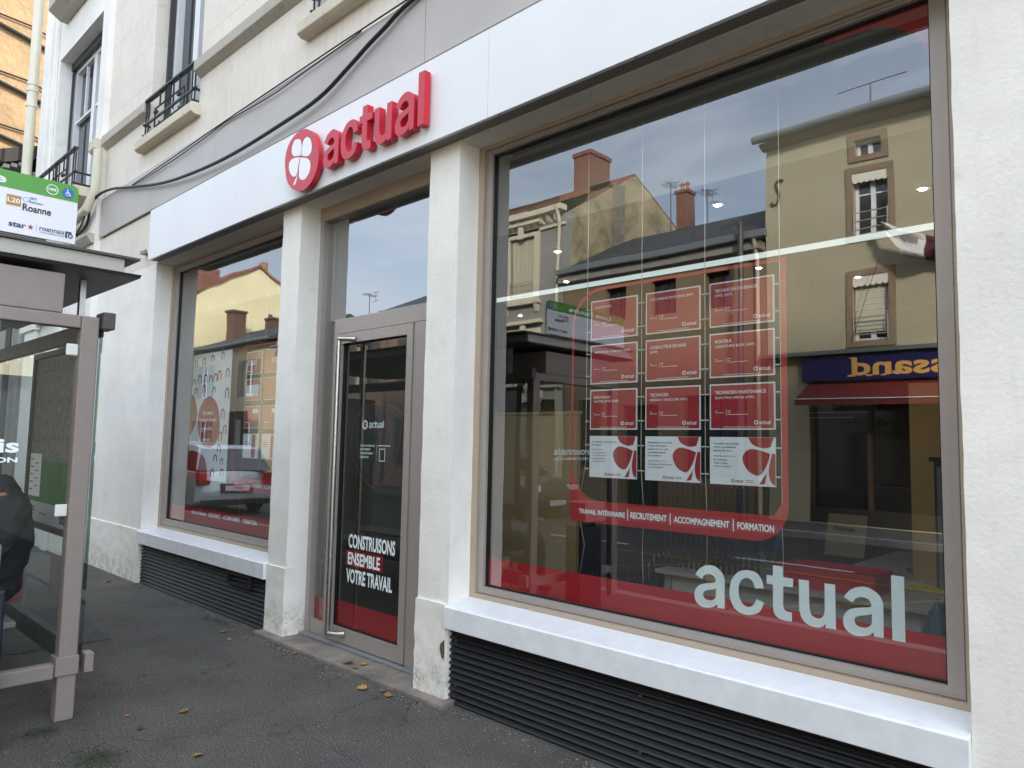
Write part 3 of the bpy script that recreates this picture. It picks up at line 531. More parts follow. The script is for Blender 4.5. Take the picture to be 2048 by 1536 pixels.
# wing downpipe, cables
pp = MB(); px, py = -13.12, -.18; pp.tube([(px, py, 3.6), (px, py, 10.4)], .072, 14)
for z in (4.9, 5.05, 6.6, 6.85, 6.95): pp.tube([(px, py, z), (px, py, z+.05)], .083, 14)
solid('downpipe', pp, mat('cream_pvc', '#dcd6c0', .4, .1, 3), 'cream drainpipe running up the left end of the white building', 'drainpipe', smooth=True)
cd_ = MB(); cd_.tube([(-9.87, -.12, 5.05), (-9.87, -.12, 4.55), (-9.98, -.17, 4.32), (-10.5, -.17, 4.24), (-11.3, -.17, 4.2)], .052, 10)
solid('cable_duct', cd_, mat('cream_pvc', '#dcd6c0'), 'cream cable duct bending down the corner beside the taupe cladding', 'duct', smooth=True)
CB = mat('black_cable', '#1b1a1a', .5)
def cab(name, pts, r, lab, n=8):
    m = MB(); P = [Vector(p) for p in pts]; q = []
    for i in range(len(P)-1):
        p0, p1, p2, p3 = P[max(i-1, 0)], P[i], P[i+1], P[min(i+2, len(P)-1)]
        for j in range(5):
            t = j/5; q.append(.5*((2*p1)+(p2-p0)*t+(2*p0-5*p1+4*p2-p3)*t*t+(3*p1-p0-3*p2+p3)*t**3))
    q.append(P[-1]); m.tube(q, r, n); return solid(name, m, CB, lab, 'cable', smooth=True)
cab('cable', [(-10.6, -.1, 4.10), (-10.2, -.1, 4.16), (-10.02, -.12, 4.36), (-9.8, -.10, 4.47), (-9.4, -.07, 4.46), (-8.8, -.07, 4.34), (-7.79, -.075, 4.15), (-6.93, -.08, 4.06), (-6.19, -.08, 4.03), (-5.4, -.08, 4.05), (-4.8, -.07, 4.10), (-4.41, -.06, 4.22), (-4.05, -.06, 4.33), (-3.4, -.05, 4.46), (-1, -.05, 4.50)], .0155, 'thick black cable sagging across the taupe cladding above the white fascia', 10)
cab('cable', [(-8.8, -.05, 4.37), (-7.57, -.045, 4.40), (-6.44, -.045, 4.43), (-5.12, -.045, 4.45), (-4.2, -.045, 4.46), (-1, -.05, 4.47)], .006, 'thin black wire clipped along the top edge of the taupe cladding', 6)
cab('cable', [(-8.8, -.055, 4.35), (-7.6, -.05, 4.36), (-6.9, -.05, 4.385), (-6.44, -.045, 4.415), (-5.6, -.05, 4.385), (-5.0, -.05, 4.41), (-4.3, -.045, 4.445)], .005, 'second thin wire drooping just below the thin wire on the cladding top', 6)
cab('cable', [(-10.05, -.13, 4.40), (-10.12, -.15, 4.25), (-10.35, -.16, 4.08), (-11.0, -.12, 4.02)], .010, 'loose black wire hanging at the foot of the cream cable duct', 6)
# ================================================================== HANGING POSTERS
PRED = mat('poster_red', '#a8202c', .35, .12, 5, .3, 5, coat=1.0, dist=.02, vcol='#98182a'); PEDGE = mat('poster_white_edge', '#e8eaea', .4); PWH = mat('poster_white', '#eef4f8', .35, .04, 4, .2, 4, coat=.7, dist=.01)
PORA = mat('poster_orange', '#a84e30', .35, .1, 5, coat=.6)
WIRE = mat('steel_wire', '#d6d6d2', .3, metal=.8)
YP = .36
def clips(t, x0, x1, z0, z1):
    for z in (z0+.045, z1-.05):
        for a in (x0-.028, x1+.004): MB().tube([(a, YP-.004, z), (a+.024, YP-.004, z)], .0048, 8).build('wire_clip', STEEL, t, smooth=True)
def small_logo(m, x, z, h, d, mi=0):
    shape(m, [arc(x, z+h/2, h*.62, 0, 345, 14), arc(x, z+h/2, h*.38, 0, 345, 12)], '-y', d, 0, mi); wordmark(m, x+h*.95, x+h*4.1, z, z+h*1.0, '-y', d, 0, mi)
def job_poster(x0, x1, z0, z1, lines, lab, first):
    t = thing('job_poster', lab, 'poster', ((x0+x1)/2, YP, z0), 'job posters hanging on wires in the big window')
    MB().box(x0, x1, YP, YP+.004, z0, z1).build('sheet', PEDGE, t); MB().box(x0+.007, x1-.007, YP-.0012, YP-.0006, z0+.007, z1-.007).build('printed_face', PRED, t)
    m = MB(); w = x1-x0
    for k, (s, f) in enumerate(lines): text(m, s, x0+.03, x0+.03+w*f, z1-.050-k*.026, z1-.050-k*.026+.0165, '-y', YP-.0024, .012)
    for k, (a, b) in enumerate(((.09, .12), (.09, .22), (.29, .34), (.29, .33), (.29, .60))): bars(m, [(x0+w*a, x0+w*b, z0+.090-(k % 2 if k < 2 else k-2)*.009)], '-y', YP-.0024, .0022)
    m.box(x0+w*.265, x0+w*.268, YP-.0025, YP-.002, z0+.068, z0+.098); bars(m, [(x0+w*.22, x0+w*.80, z0+.012)], '-y', YP-.0024, .002); small_logo(m, x1-.092, z0+.026, .017, YP-.0024)
    m.build('lettering', WHL, t); clips(t, x0, x1, z0, z1)
def info_poster(x0, x1, z0, z1, bold, thin, lab):
    t = thing('info_poster', lab, 'poster', ((x0+x1)/2, YP, z0), 'white advice posters in the bottom row of the big window')
    MB().box(x0, x1, YP, YP+.004, z0, z1).build('sheet', PWH, t); w, h = x1-x0, z1-z0; X = lambda a: x0+w*a; Z = lambda b: z0+h*b
    m = MB(); d = YP-.0014
    for lp in ([(.60, .995, 1), (.975, .995, 1), (.93, .80, 1), (.80, .78), (.66, .86)], [(.62, .75), (.78, .73), (.925, .66, 1), (.86, .40), (.76, .22), (.62, .28), (.53, .45), (.52, .62)], [(.95, .68, 1), (.995, .66, 1), (.995, .02, 1), (.93, .10), (.90, .30), (.92, .5)], [(.86, .25, 1), (.875, .30, 1), (.84, .05, 1), (.75, .03, 1)]):
        shape(m, [[(X(a), Z(b)) for a, b in smooth_loop(lp)]], '-y', d)
    m.build('printed_petals', PRED, t); m = MB()
    for k, (s, f) in enumerate(bold): text(m, s, X(.06), X(.06+f), Z(.84-k*.075), Z(.84-k*.075)+.0095, '-y', d-.0002, .02)
    zb = .84-len(bold)*.075-.04
    for k, (s, f) in enumerate(thin): text(m, s, X(.06), X(.06+f), Z(zb-k*.072), Z(zb-k*.072)+.009, '-y', d-.0002, .005)
    m.build('lettering', mat('dark_ink', '#5a4a52', .6), t); m = MB(); small_logo(m, X(.36), Z(.06), .013, d-.0004); bars(m, [(X(.56), X(.68), Z(.10)), (X(.56), X(.68), Z(.065))], '-y', d-.0004, .002); m.build('logo_lettering', REDV, t)
    clips(t, x0, x1, z0, z1)
cols = [(-2.505, -2.192), (-2.140, -1.818), (-1.768, -1.437)]; rows = [(2.093, 2.315), (1.843, 2.062), (1.590, 1.812)]
JT = [[([('MAÇON (H/F)', .36)], 'red poster reading MAÇON, top left of the hanging rows'), ([('COUVREUR/ZINGUEUR (H/F)', .78)], 'red poster reading COUVREUR/ZINGUEUR, middle of the top row'), ([("TECHNICIEN D'USINAGE", .66), ('CNC (H/F)', .28)], "red poster reading TECHNICIEN D'USINAGE CNC, right end of the top row")],
      [([('MONTEUR CÂBLEUR (H/F)', .76)], 'red poster reading MONTEUR CÂBLEUR, under the MAÇON poster'), ([('CONDUCTEUR DE LIGNE', .66), ('(H/F)', .14)], 'red poster reading CONDUCTEUR DE LIGNE, in the centre of the rows'), ([('MONTEUR', .27), ('OSSATURE BOIS (H/F)', .62)], 'red poster reading MONTEUR OSSATURE BOIS, right end of its row')],
      [([('ÉLÉCTRICIEN', .36), ('NACELLISTE (H/F)', .52)], 'red poster reading ÉLÉCTRICIEN NACELLISTE, left in the third row'), ([('TECHNICIEN', .34), ('RÉSEAU TELECOM (H/F)', .68)], 'red poster reading TECHNICIEN RÉSEAU TELECOM, middle of the third row'), ([('TECHNICIEN MAINTENANCE', .78), ('ÉLECTRO-MÉCA (H/F)', .60)], 'red poster reading TECHNICIEN MAINTENANCE ÉLECTRO-MÉCA, right in the third row')]]
for r, (z0, z1) in enumerate(rows):
    for c, (x0, x1) in enumerate(cols): job_poster(x0, x1, z0, z1, JT[r][c][0], JT[r][c][1], 0)
info_poster(*cols[0], 1.328, 1.555, [("Le travail, c'est souvent", .52), ('le même.', .20)], [('Sauf quand', .24), ('on a la chance', .30), ("d'y développer", .31), ('de nouvelles', .27), ('compétences.', .29)], 'white poster with red petals starting Le travail, left of the bottom row')
info_poster(*cols[1], 1.328, 1.555, [('Retrouver du travail,', .44), ("c'est compliqué", .34), ("quand on n'a pas", .37), ('travaillé depuis', .33), ('longtemps.', .25)], [('Sauf quand on a', .34), ("la chance d'être bien", .44), ('accompagné.', .30)], 'white poster with red petals starting Retrouver du travail, middle of the bottom row')
info_poster(*cols[2], 1.328, 1.555, [('Trouver du travail,', .40), ("c'est compliqué", .35), ('après 50 ans.', .29)], [('Sauf quand on a', .34), ('la chance', .21), ("d'être bien", .23), ('accompagné.', .28)], 'white poster with red petals starting Trouver du travail, right of the bottom row')
for x, lab, dx in ((-2.532, 'thin steel wire left of the MAÇON poster column', -.05), (-2.166, 'thin steel wire between the left and middle poster columns', .02), (-1.793, 'thin steel wire between the middle and right poster columns', .01), (-1.410, 'thin steel wire right of the posters, nearest the white wall', .0)):
    m = MB(); m.tube([(x, YP+.0, 3.345), (x, YP, 2.0), (x, YP, 1.4), (x+dx, YP, 1.15), (x+dx*.2, YP+.01, .95), (x+dx*1.2, YP, .66)], .0016, 6); m.tube([(x, YP, 3.24), (x, YP, 3.27)], .008, 8); solid('hanging_wire', m, WIRE, lab, 'wire', 'steel wires carrying the posters')
    mr_ = MB(); mr_ = None
m = MB(); m.box(-3.15, -.73, .345, .375, 3.34, 3.36); solid('wire_rail', m, DKG, 'dark rail along the top of the big window carrying the wires', 'rail')
m = MB(); m.tube([(-2.475, YP+.006, 2.315), (-2.475, YP+.006, 1.3)], .001, 5)
# left window posters
t = thing('large_poster', 'tall white poster with red disc and small brown arches in the left window', 'poster', (-7.5, .4, 1.07))
MB().box(-7.93, -7.03, .40, .406, 1.07, 2.39).build('sheet', PWH, t)
m = MB(); X = lambda a: -7.93+.9*a; Z = lambda b: 1.07+1.32*b
for lp in ([(.0, .66), (.12, .62), (.18, .50), (.10, .40), (.0, .36)], [(.48, .655), (.68, .60), (.78, .47), (.76, .33), (.60, .255), (.38, .27), (.24, .37), (.22, .52), (.33, .62)], [(.0, .22, 1), (.18, .22), (.42, .18), (.52, .08), (.53, .0, 1), (.0, .0, 1)]):
    shape(m, [[(X(min(max(a, 0), 1)), Z(b)) for a, b in smooth_loop(lp)]], '-y', .398)
m.build('printed_disc', mat('deep_print_red', '#981a1e', .5), t)
m = MB(); random.seed(3)
for (a, b) in ((.08, .93), (.30, .94), (.52, .95), (.78, .97), (.05, .78), (.2, .80), (.36, .80), (.50, .79), (.72, .82), (.92, .83), (.12, .70), (.33, .72), (.60, .70), (.62, .80), (.93, .68), (.85, .52), (.92, .40), (.82, .35), (.72, .17), (.88, .15), (.66, .06), (.90, .07), (.8, .25)):
    s = .035+.012*random.random(); o_ = arc(0, 0, s, 0, 180, 8); i_ = arc(0, 0, s*.55, 180, 0, 8); h = -s*random.uniform(.5, 1.6)
    shape(m, [[(X(a)+p, Z(b)+q) for p, q in [(s, h)]+o_+[(-s, h), (-s*.55, h)]+i_+[(s*.55, h)]]], '-y', .398)
m.build('printed_arches', mat('brown_ink', '#8e4a35', .5), t)
m = MB(); text(m, 'En avant,', -7.62, -7.38, 1.735, 1.785, '-y', .3965, .02); text(m, "l'intérim engagé", -7.70, -7.30, 1.66, 1.71, '-y', .3965, .02); text(m, 'ensemble.', -7.64, -7.37, 1.585, 1.62, '-y', .3965, .02); text(m, '#actual', -7.60, -7.42, 1.47, 1.50, '-y', .3965, .02); m.build('lettering', WHL, t)
G2 = 'posters on wires in the left window'
cc = [(-6.66, -6.36), (-6.30, -6.00)]; rr = [(2.11, 2.33), (1.86, 2.07), (1.60, 1.81), (1.32, 1.55)]
LB = [['orange poster with cut-off white wordmark, top left in the left window', 'orange poster with cut-off white wordmark, beside the pillar at the top'], ['orange-edged poster with pale picture, second down in the left window', 'plain brown-red poster, second down beside the pillar'], ['dark red poster third down in the left column of the left window', 'dark red poster with white square third down beside the pillar'], ['white poster with red stripe, bottom left of the small rows', 'white poster with red stripe, bottom beside the pillar']]
for r in range(4):
    for c in range(2):
        x0, x1 = cc[c]; z0, z1 = rr[r]; t = thing('window_poster', LB[r][c], 'poster', (x0, .38, z0), G2)
        MB().box(x0, x1, .38, .385, z0, z1).build('sheet', PEDGE, t); MB().box(x0+.006, x1-.006, .3785, .3793, z0+.006, z1-.006).build('printed_face', (PORA, PORA, PRED, PWH)[r], t)
        m = MB()
        if r == 0: wordmark(m, x0+.02+.1*c, x0+.2+.08*c, z0+.09, z0+.15, '-y', .3775)
        if r == 1 and c == 0: m.box(x0+.02, x1-.03, .3772, .3778, z0+.04, z1-.06)
        if r == 2: m.box(x0+.16, x1-.03, .3772, .3778, z1-.07, z1-.03); bars(m, [(x0+.03, x0+.1, z0+.05)], '-y', .3775, .01)
        if r == 3: bars(m, [(x0+.03, x0+.12, z0+.15), (x0+.03, x0+.14, z0+.13), (x0+.03, x0+.10, z0+.11)], '-y', .3775, .005)
        m.build('print', WHL if r < 3 else BLK, t)
        if r == 3: MB().box(x0+.17, x0+.24, .377, .3777, z0+.01, z1-.01).build('red_stripe', REDV, t)
        for z in (z0+.04, z1-.04):
            for a in (x0-.022, x1+.002): MB().tube([(a, .378, z), (a+.02, .378, z)], .0045, 8).build('wire_clip', STEEL, t)
for x, lab in ((-6.68, 'thin wire left of the small posters in the left window'), (-6.33, 'thin wire between the small poster columns in the left window')):
    solid('hanging_wire', MB().tube([(x, .385, 3.33), (x, .385, .7)], .0016, 6), WIRE, lab, 'wire', 'steel wires carrying the posters')
# ================================================================== SHOP INTERIOR THINGS
DESK = mat('grey_desk_laminate', '#a9a49a', .4, .05, 5); WHD = mat('white_desk_side', '#c9c9c6', .5)
t = thing('desk', 'grey office desk with white modesty panel behind the big window', 'desk', (-1.7, 1.7, 0))
MB().box(-2.52, -1.0, 1.05, 1.85, .725, .75).box(-1.75, -.75, 1.851, 3.2, .725, .75).build('desk_top', DESK, t, bev=.003); MB().box(-2.44, -1.05, 1.12, 1.14, .30, .724).build('modesty_panel', WHD, t)
for x, y in ((-2.48, 1.1), (-2.48, 1.78), (-1.05, 1.1), (-.82, 3.1)): MB().box(x, x+.04, y, y+.04, .02, .724).build('leg', ALU, t)
t = thing('monitor', 'black flat computer screen seen from behind at the left end of the desk', 'monitor', (-2.25, 1.55, .75))
MB().box(-2.62, -2.08, 1.60, 1.63, .92, 1.24).build('screen', BLK, t, bev=.006); MB().box(-2.38, -2.32, 1.57, 1.598, .775, 1.08).build('stand', BLK, t); MB().tube([(-2.35, 1.55, .752), (-2.35, 1.55, .765)], .13, 20).build('base', BLK, t)
t = thing('monitor', 'wide black screen on the right of the desk near the tan cupboard', 'monitor', (-1.2, 2.3, .75))
MB().box(-1.62, -.98, 2.28, 2.31, .90, 1.27).build('screen', BLK, t, bev=.006); MB().box(-1.33, -1.27, 2.25, 2.278, .775, 1.05).build('stand', BLK, t); MB().tube([(-1.3, 2.26, .752), (-1.3, 2.26, .765)], .13, 20).build('base', BLK, t)
BT = mat('bottle_plastic', (.75, .82, .85), .08, tr=.9)
for k, (x, y) in enumerate(((-2.10, 1.62), (-2.0, 1.66))):
    t = thing('water_bottle', 'clear water bottle with blue label, %s of the pair on the desk' % ('left' if k == 0 else 'right'), 'bottle', (x, y, .75), 'pair of water bottles on the desk')
    MB().tube([(x, y, .752), (x, y, .90), (x, y, .95), (x, y, .99)], [.034, .034, .028, .013], 14).build('body', BT, t, smooth=True); MB().tube([(x, y, .87), (x, y, .93)], [.0348, .0335], 14).build('paper_label', mat('blue_label', '#223a86', .5), t, smooth=True); MB().tube([(x, y, .99), (x, y, 1.012)], .015, 10).build('cap', mat('blue_label', '#223a86'), t)
t = thing('open_box', 'bright red open cardboard box at the front edge of the desk', 'box', (-1.62, 1.35, .75))
m = MB(); x0, x1, y0, y1, z0, z1 = -1.80, -1.27, 1.15, 1.45, .752, .86
m.box(x0, x1, y0, y0+.004, z0, z1).box(x0, x1, y1-.004, y1, z0, z1).box(x0, x0+.004, y0+.0045, y1-.0045, z0, z1).box(x1-.004, x1, y0+.0045, y1-.0045, z0, z1).box(x0+.005, x1-.005, y0+.005, y1-.005, z0, z0+.003)
m.build('carton', mat('red_card', '#c0182a', .5), t); MB().box(x0+.01, x1-.01, y0+.01, y1-.01, z0+.004, z0+.07).build('dark_contents', BLK, t)
m = MB(); m.prism([(1.50, .752), (1.62, .752), (1.66, .90), (1.645, .905)], 'x', -1.98, -1.80); solid('desk_phone', m, BLK, 'black desk phone standing beside the water bottles', 'phone', bev=.004)
m = MB().tube([(-1.55, 2.05, .775), (-1.55, 2.06, .775)], .03, 12); m = MB()
for k in range(7): a = k/6; 
m.tube([(-1.62+.02*k, 1.75+.0*k, .753+.012) for k in range(6)], [.006, .02, .028, .03, .026, .008], 12); solid('computer_mouse', m, BLK, 'black mouse lying on pale papers on the desk', 'mouse', smooth=True)
for k, (x, y, w, h, c, lab) in enumerate(((-1.55, 1.62, .34, .24, '#c7c2ae', 'loose sheet of cream paper under the mouse'), (-1.25, 1.6, .3, .2, '#c9bf3a', 'yellow folder on the right side of the desk'), (-2.42, 1.2, .21, .29, '#d0d0cc', 'white sheet near the left corner of the desk'))):
    solid('paper_sheet', MB().box(x, x+w, y, y+h, .7515, .754+.001*k), mat('paper%d' % k, c, .7), lab, 'paper')
t = thing('office_chair', 'black office chair with high rounded back behind the slatted screen', 'chair', (-3.0, 2.2, 0))
pr = [(-3.24, .72)]+[(x, z) for x, z in arc(-3.0, 1.02, .24, 180, 0, 12)]+[(-2.76, .72)]
m = MB(); m.prism([(x, z) for x, z in pr], 'y', 2.1, 2.16); m.build('backrest', BLK, t, bev=.01); MB().box(-3.24, -2.76, 1.62, 2.09, .44, .52).build('seat', BLK, t, bev=.03)
m = MB(); m.tube([(-3.0, 1.86, .10), (-3.0, 1.86, .44)], .03, 10)
for k in range(5): a = 2*pi*k/5; m.tube([(-3.0, 1.86, .10), (-3.0+.3*cos(a), 1.86+.3*sin(a), .06)], .022, 8)
m.build('base', BLK, t)
m = MB()
for k in range(34): a = -3.12+k*.036; m.box(a, a+.022, 1.20, 1.206, .02, 1.62)
m.box(-3.13, -1.90, 1.19, 1.216, 1.62, 1.65); solid('slatted_screen', m, mat('dark_slats', '#15191a', .4), 'dark screen of thin upright slats between panel and desk', 'screen')
solid('room_divider', MB().box(-4.35, -3.25, 1.18, 1.22, .02, 1.72).box(-4.36, -3.24, 1.17, 1.23, 1.72, 1.745), mat('beige_divider', '#b59a72', .6, .1, 4), 'beige room divider standing behind the left part of the big window', 'divider', bev=.003)
solid('tan_cupboard', MB().box(-1.32, -.78, 2.0, 2.4, .02, 1.92).box(-1.315, -1.055, 1.985, 1.999, .06, 1.88).box(-1.045, -.785, 1.985, 1.999, .06, 1.88), mat('tan_wood', '#b8935a', .5, .1, 6), 'tall tan cupboard at the right end behind the desk', 'cupboard', bev=.003)
t = thing('filing_cabinet', 'grey filing cabinet with upright folders in front of the tan cupboard', 'cabinet', (-1.0, 1.8, 0))
MB().box(-1.12, -.74, 1.70, 1.95, .02, 1.45).box(-1.14, -.72, 1.68, 1.97, 1.45, 1.475).build('body', mat('dark_cabinet', '#2a2a29', .5), t)
for k in range(3):
    x = -1.10+k*.115; MB().box(x, x+.06, 1.672, 1.699, .70, 1.42).build('folder', mat('grey_folder', '#6d7476', .5), t)
t = thing('visitor_chair', 'red visitor chair with white curved frame behind the white posters', 'chair', (-2.75, 2.3, 0))
m = MB(); n_ = 8
for k in range(n_):
    a = k/(n_-1); m.v += [(-3.02, 2.25+.16*a*a, .80+.42*a), (-2.50, 2.25+.16*a*a, .80+.42*a)]
for k in range(n_-1): m.f.append((2*k, 2*k+1, 2*k+3, 2*k+2)); m.m.append(0)
o = m.build('backrest', mat('red_chair_shell', '#a8281c', .4), t, smooth=True); o.modifiers.new('t', 'SOLIDIFY').thickness = .02
MB().box(-3.0, -2.52, 1.80, 2.24, .44, .49).build('seat', mat('red_chair_shell', '#a8281c'), t, bev=.02)
m = MB()
for xx in (-3.04, -2.48): m.tube([(xx, 1.8, .03), (xx, 1.8, .62), (xx, 1.86, .68), (xx, 2.3, .70), (xx, 2.36, .66), (xx, 2.4, .03)], .018, 8)
m.build('frame', WHD, t, smooth=True)
t = thing('rollup_banner', 'tall dark roll-up banner with faint white writing behind the desk', 'banner', (-2.2, 3.0, 0))
MB().box(-2.36, -1.82, 3.02, 3.03, .10, 1.93).build('cloth', mat('dark_banner', '#26211f', .5, .6, 2.2, vcol='#0d0c0d'), t); MB().box(-2.38, -1.80, 2.95, 3.10, .02, .10).build('base', ALU, t)
m = MB(); text(m, 'Faire du travail une chance', -2.32, -1.90, 1.84, 1.865, '-y', 3.015, .01); bars(m, [(-2.32, -1.86, 1.795), (-2.32, -1.98, 1.755)], '-y', 3.015, .010); m.build('lettering', mat('dim_print', '#77736c', .7), t)
t = thing('white_flyer_board', 'pale board leaning at the foot of the dark banner', 'board', (-2.2, 2.8, 0)); MB().prism([(2.55, .752), (2.56, .752), (2.66, 1.04), (2.65, 1.04)], 'x', -2.05, -1.78).build('board', mat('brown_card', '#8a765c', .7), t); MB().box(-2.0, -1.85, 2.60, 2.604, .93, .95).build('print', BLK, t)
solid('potted_cone', MB().tube([(-.95, 1.0, .02), (-.95, 1.0, .60)], .10, 14).tube([(-.95, 1.0, .60), (-.95, 1.0, .82)], [.09, .004], 14), mat('teal_card', '#1f5560', .5), 'teal pointed cone by the lower right corner of the big window', 'cone')
# ================================================================== BUS SHELTER
ST = mat('shelter_taupe_metal', '#8d827b', .42, .08, 12); SLT = mat('shelter_light_panel', '#b8b5ab', .5, .1, 5); SDK = mat('shelter_dark', '#4b4746', .5, .1, 8)
T = thing('bus_shelter', 'taupe metal and glass bus shelter at the left edge of the pavement', 'shelter', (-6.4, -2.2, 0))
sx, sy, yf = -4.47, -1.63, -2.86; xe = -8.6
for x, y in ((sx, sy), (xe, sy)): MB().box(x-.04, x+.04, y-.045, y+.045, 0, 2.155).build('post', ST, T, bev=.008)
MB().box(sx-.035, sx+.035, yf-.05, yf+.05, 0, 2.155).build('post', ST, T, bev=.008)
MB().box(sx-.052, sx+.052, sy-.06, sy+.052, .235, .335).build('post_clamp', ST, T, bev=.006); MB().box(sx-.02, sx+.06, sy+.075, sy+.12, .235, .335).build('rail_end', ST, T, bev=.004)
MB().box(sx-.036, sx+.036, yf+.051, sy-.046, 2.085, 2.155).build('end_rail', ST, T, bev=.006); MB().box(sx-.03, sx+.034, yf+.051, sy-.061, .225, .30).build('end_rail', ST, T, bev=.006)
MB().q([(sx+.0, yf+.06, .30), (sx+.0, sy-.05, .30), (sx+.0, sy-.05, 2.085), (sx+.0, yf+.06, 2.085)]).build('end_glass', GLS, T)
MB().box(xe+.05, sx-.06, sy+.05, sy+.10, 2.06, 2.155).build('rear_beam', SDK, T, bev=.004)
MB().box(xe+.05, sx-.07, sy+.04, sy+.095, .24, .36).build('rear_rail', SDK, T, bev=.004)
for a, b in ((-8.5, -7.18), (-7.16, -5.84), (-5.82, -4.50)): MB().q([(a, sy+.068, .361), (b, sy+.068, .361), (b, sy+.068, 2.059), (a, sy+.068, 2.059)]).build('rear_glass', GLS, T)
MB().q([(sx-.03, sy+.068, .34), (sx+.03, sy+.068, .34), (sx+.03, sy+.068, 2.12), (sx-.03, sy+.068, 2.12)]).build('rear_glass', glass('edge_glass', .2, (.35, .5, .46)), T)
MB().box(sx-.05, sx+.075, sy+.05, sy+.115, 2.09, 2.185).build('corner_block', SDK, T, bev=.006)
CLP = mat('white_clip', '#dcdcd6', .4)
for z in (1.965, 1.10): MB().box(sx+.005, sx+.022, sy-.105, sy-.047, z-.032, z+.032).build('glass_clip', CLP, T, bev=.006)
MB().box(sx-.9, sx-.12, yf+.10, sy-.13, 2.157, 2.375).build('light_box', ST, T, bev=.008).parent
MB().box(sx-.118, sx+.03, yf+.10, sy-.135, 2.157, 2.372).build('light_box', ST, T, bev=.006)
MB().box(sx-.3, sx-.26, sy+.02, sy+.05, 2.156, 2.415).build('roof_support', STEEL, T)
rf = MB(); rf.box(xe-.1, sx+.05, yf-.25, sy+.15, 2.425, 2.505)
rf.build('roof', SLT, T, bev=.006)
MB().prism([(xe-.12, 2.408), (sx+.055, 2.408), (sx+.075, 2.424), (xe-.12, 2.424)], 'y', yf-.27, sy+.235).build('roof_edge', SDK, T); MB().box(xe-.12, sx+.07, yf-.27, sy+.225, 2.506, 2.520).build('roof_edge', SDK, T)
MB().box(sx-.02, sx+.04, yf-.1, sy-.24, 2.521, 2.56).build('sign_base', ST, T)
t = thing('bus_stop_sign', 'white bus stop sign with green top band standing on the shelter roof', 'sign', (sx+.05, -2.3, 2.53)); X0 = sx+.045
def rnd(a0, a1, z0, z1, r): return [(a0, z0), (a1, z0)]+arc(a1-r, z1-r, r, 0, 90, 6)+arc(a0+r, z1-r, r, 90, 180, 6)
m = MB(); shape(m, [rnd(-2.98, -1.738, 2.535, 2.855, .03)], '+x', X0, .008); m.build('board', mat('white_enamel', '#e6e6ea', .35), t)
m = MB(); shape(m, [[(-2.98, 2.765), (-1.738, 2.765)]+arc(-1.768, 2.825, .03, 0, 90, 6)+arc(-2.95, 2.825, .03, 90, 180, 6)], '+x', X0+.0095); m.build('green_band', mat('green_enamel', '#4f9b35', .35), t)
m = MB(); text(m, 'Louis Flandre', -2.74, -2.068, 2.784, 2.832, '+x', X0+.011, .03); shape(m, [arc(-1.862, 2.806, .028, 0, 350, 20), arc(-1.862, 2.806, .024, 0, 350, 20)], '+x', X0+.011); text(m, '100%', -1.881, -1.843, 2.799, 2.815, '+x', X0+.011, .03); m.build('lettering', WHL, t)
m = MB(); shape(m, [arc(-1.788, 2.806, .029, 0, 350, 20)], '+x', X0+.011); m.build('access_disc', mat('blue_enamel', '#2a6bb0', .4), t)
m = MB(); yy, zz = -1.788, 2.806; shape(m, [arc(yy-.001, zz-.006, .011, 0, 345, 16), arc(yy-.001, zz-.006, .008, 0, 345, 16)], '+x', X0+.0125); shape(m, [arc(yy-.003, zz+.016, .0035, 0, 330, 8)], '+x', X0+.0125); shape(m, [[(yy-.005, zz+.012), (yy-.001, zz+.012), (yy+.001, zz+.0), (yy+.009, zz-.001), (yy+.014, zz-.014), (yy+.011, zz-.015), (yy+.006, zz-.005), (yy-.003, zz-.004)]], '+x', X0+.0132); m.build('wheelchair_symbol', WHL, t)
m = MB(); shape(m, [[(-2.062, 2.678), (-1.998, 2.678), (-1.998, 2.732), (-2.062, 2.732)]], '+x', X0+.0095); m.build('line_badge', mat('ochre_enamel', '#b98435', .4), t); m = MB(); text(m, 'L20', -2.058, -2.002, 2.692, 2.717, '+x', X0+.011, .025); m.build('lettering', WHL, t)
m = MB(); text(m, 'Roanne', -1.990, -1.860, 2.662, 2.700, '+x', X0+.0095, .025); m.build('lettering', BLK, t)
m = MB(); text(m, 'cars', -1.962, -1.930, 2.728, 2.741, '+x', X0+.0095, .02); text(m, 'Région', -1.962, -1.900, 2.706, 2.722, '+x', X0+.0095, .02); shape(m, [arc(-1.978, 2.722, .013, 0, 345, 16), arc(-1.978, 2.722, .0112, 0, 345, 16)], '+x', X0+.0095); m.build('lettering', mat('blue_ink', '#2f6ca8', .5), t)
m = MB(); text(m, 'star', -2.045, -1.968, 2.568, 2.594, '+x', X0+.0095, .03); text(m, 'roannais', -1.908, -1.792, 2.575, 2.600, '+x', X0+.0095, .014); text(m, 'AGGLOMERATION', -1.908, -1.792, 2.563, 2.569, '+x', X0+.0095, .01)
shape(m, [[(-1.788, 2.560), (-1.778, 2.560), (-1.778, 2.586), (-1.758, 2.586), (-1.758, 2.597), (-1.788, 2.597)]], '+x', X0+.0095); shape(m, [arc(-1.763, 2.574, .013, 0, 345, 14), arc(-1.763, 2.574, .0065, 0, 345, 14)], '+x', X0+.0101); shape(m, [[(-1.9225, 2.560), (-1.9215, 2.560), (-1.9215, 2.61), (-1.9225, 2.61)]], '+x', X0+.0095); m.build('lettering', mat('navy_ink', '#2c3e6e', .5), t)
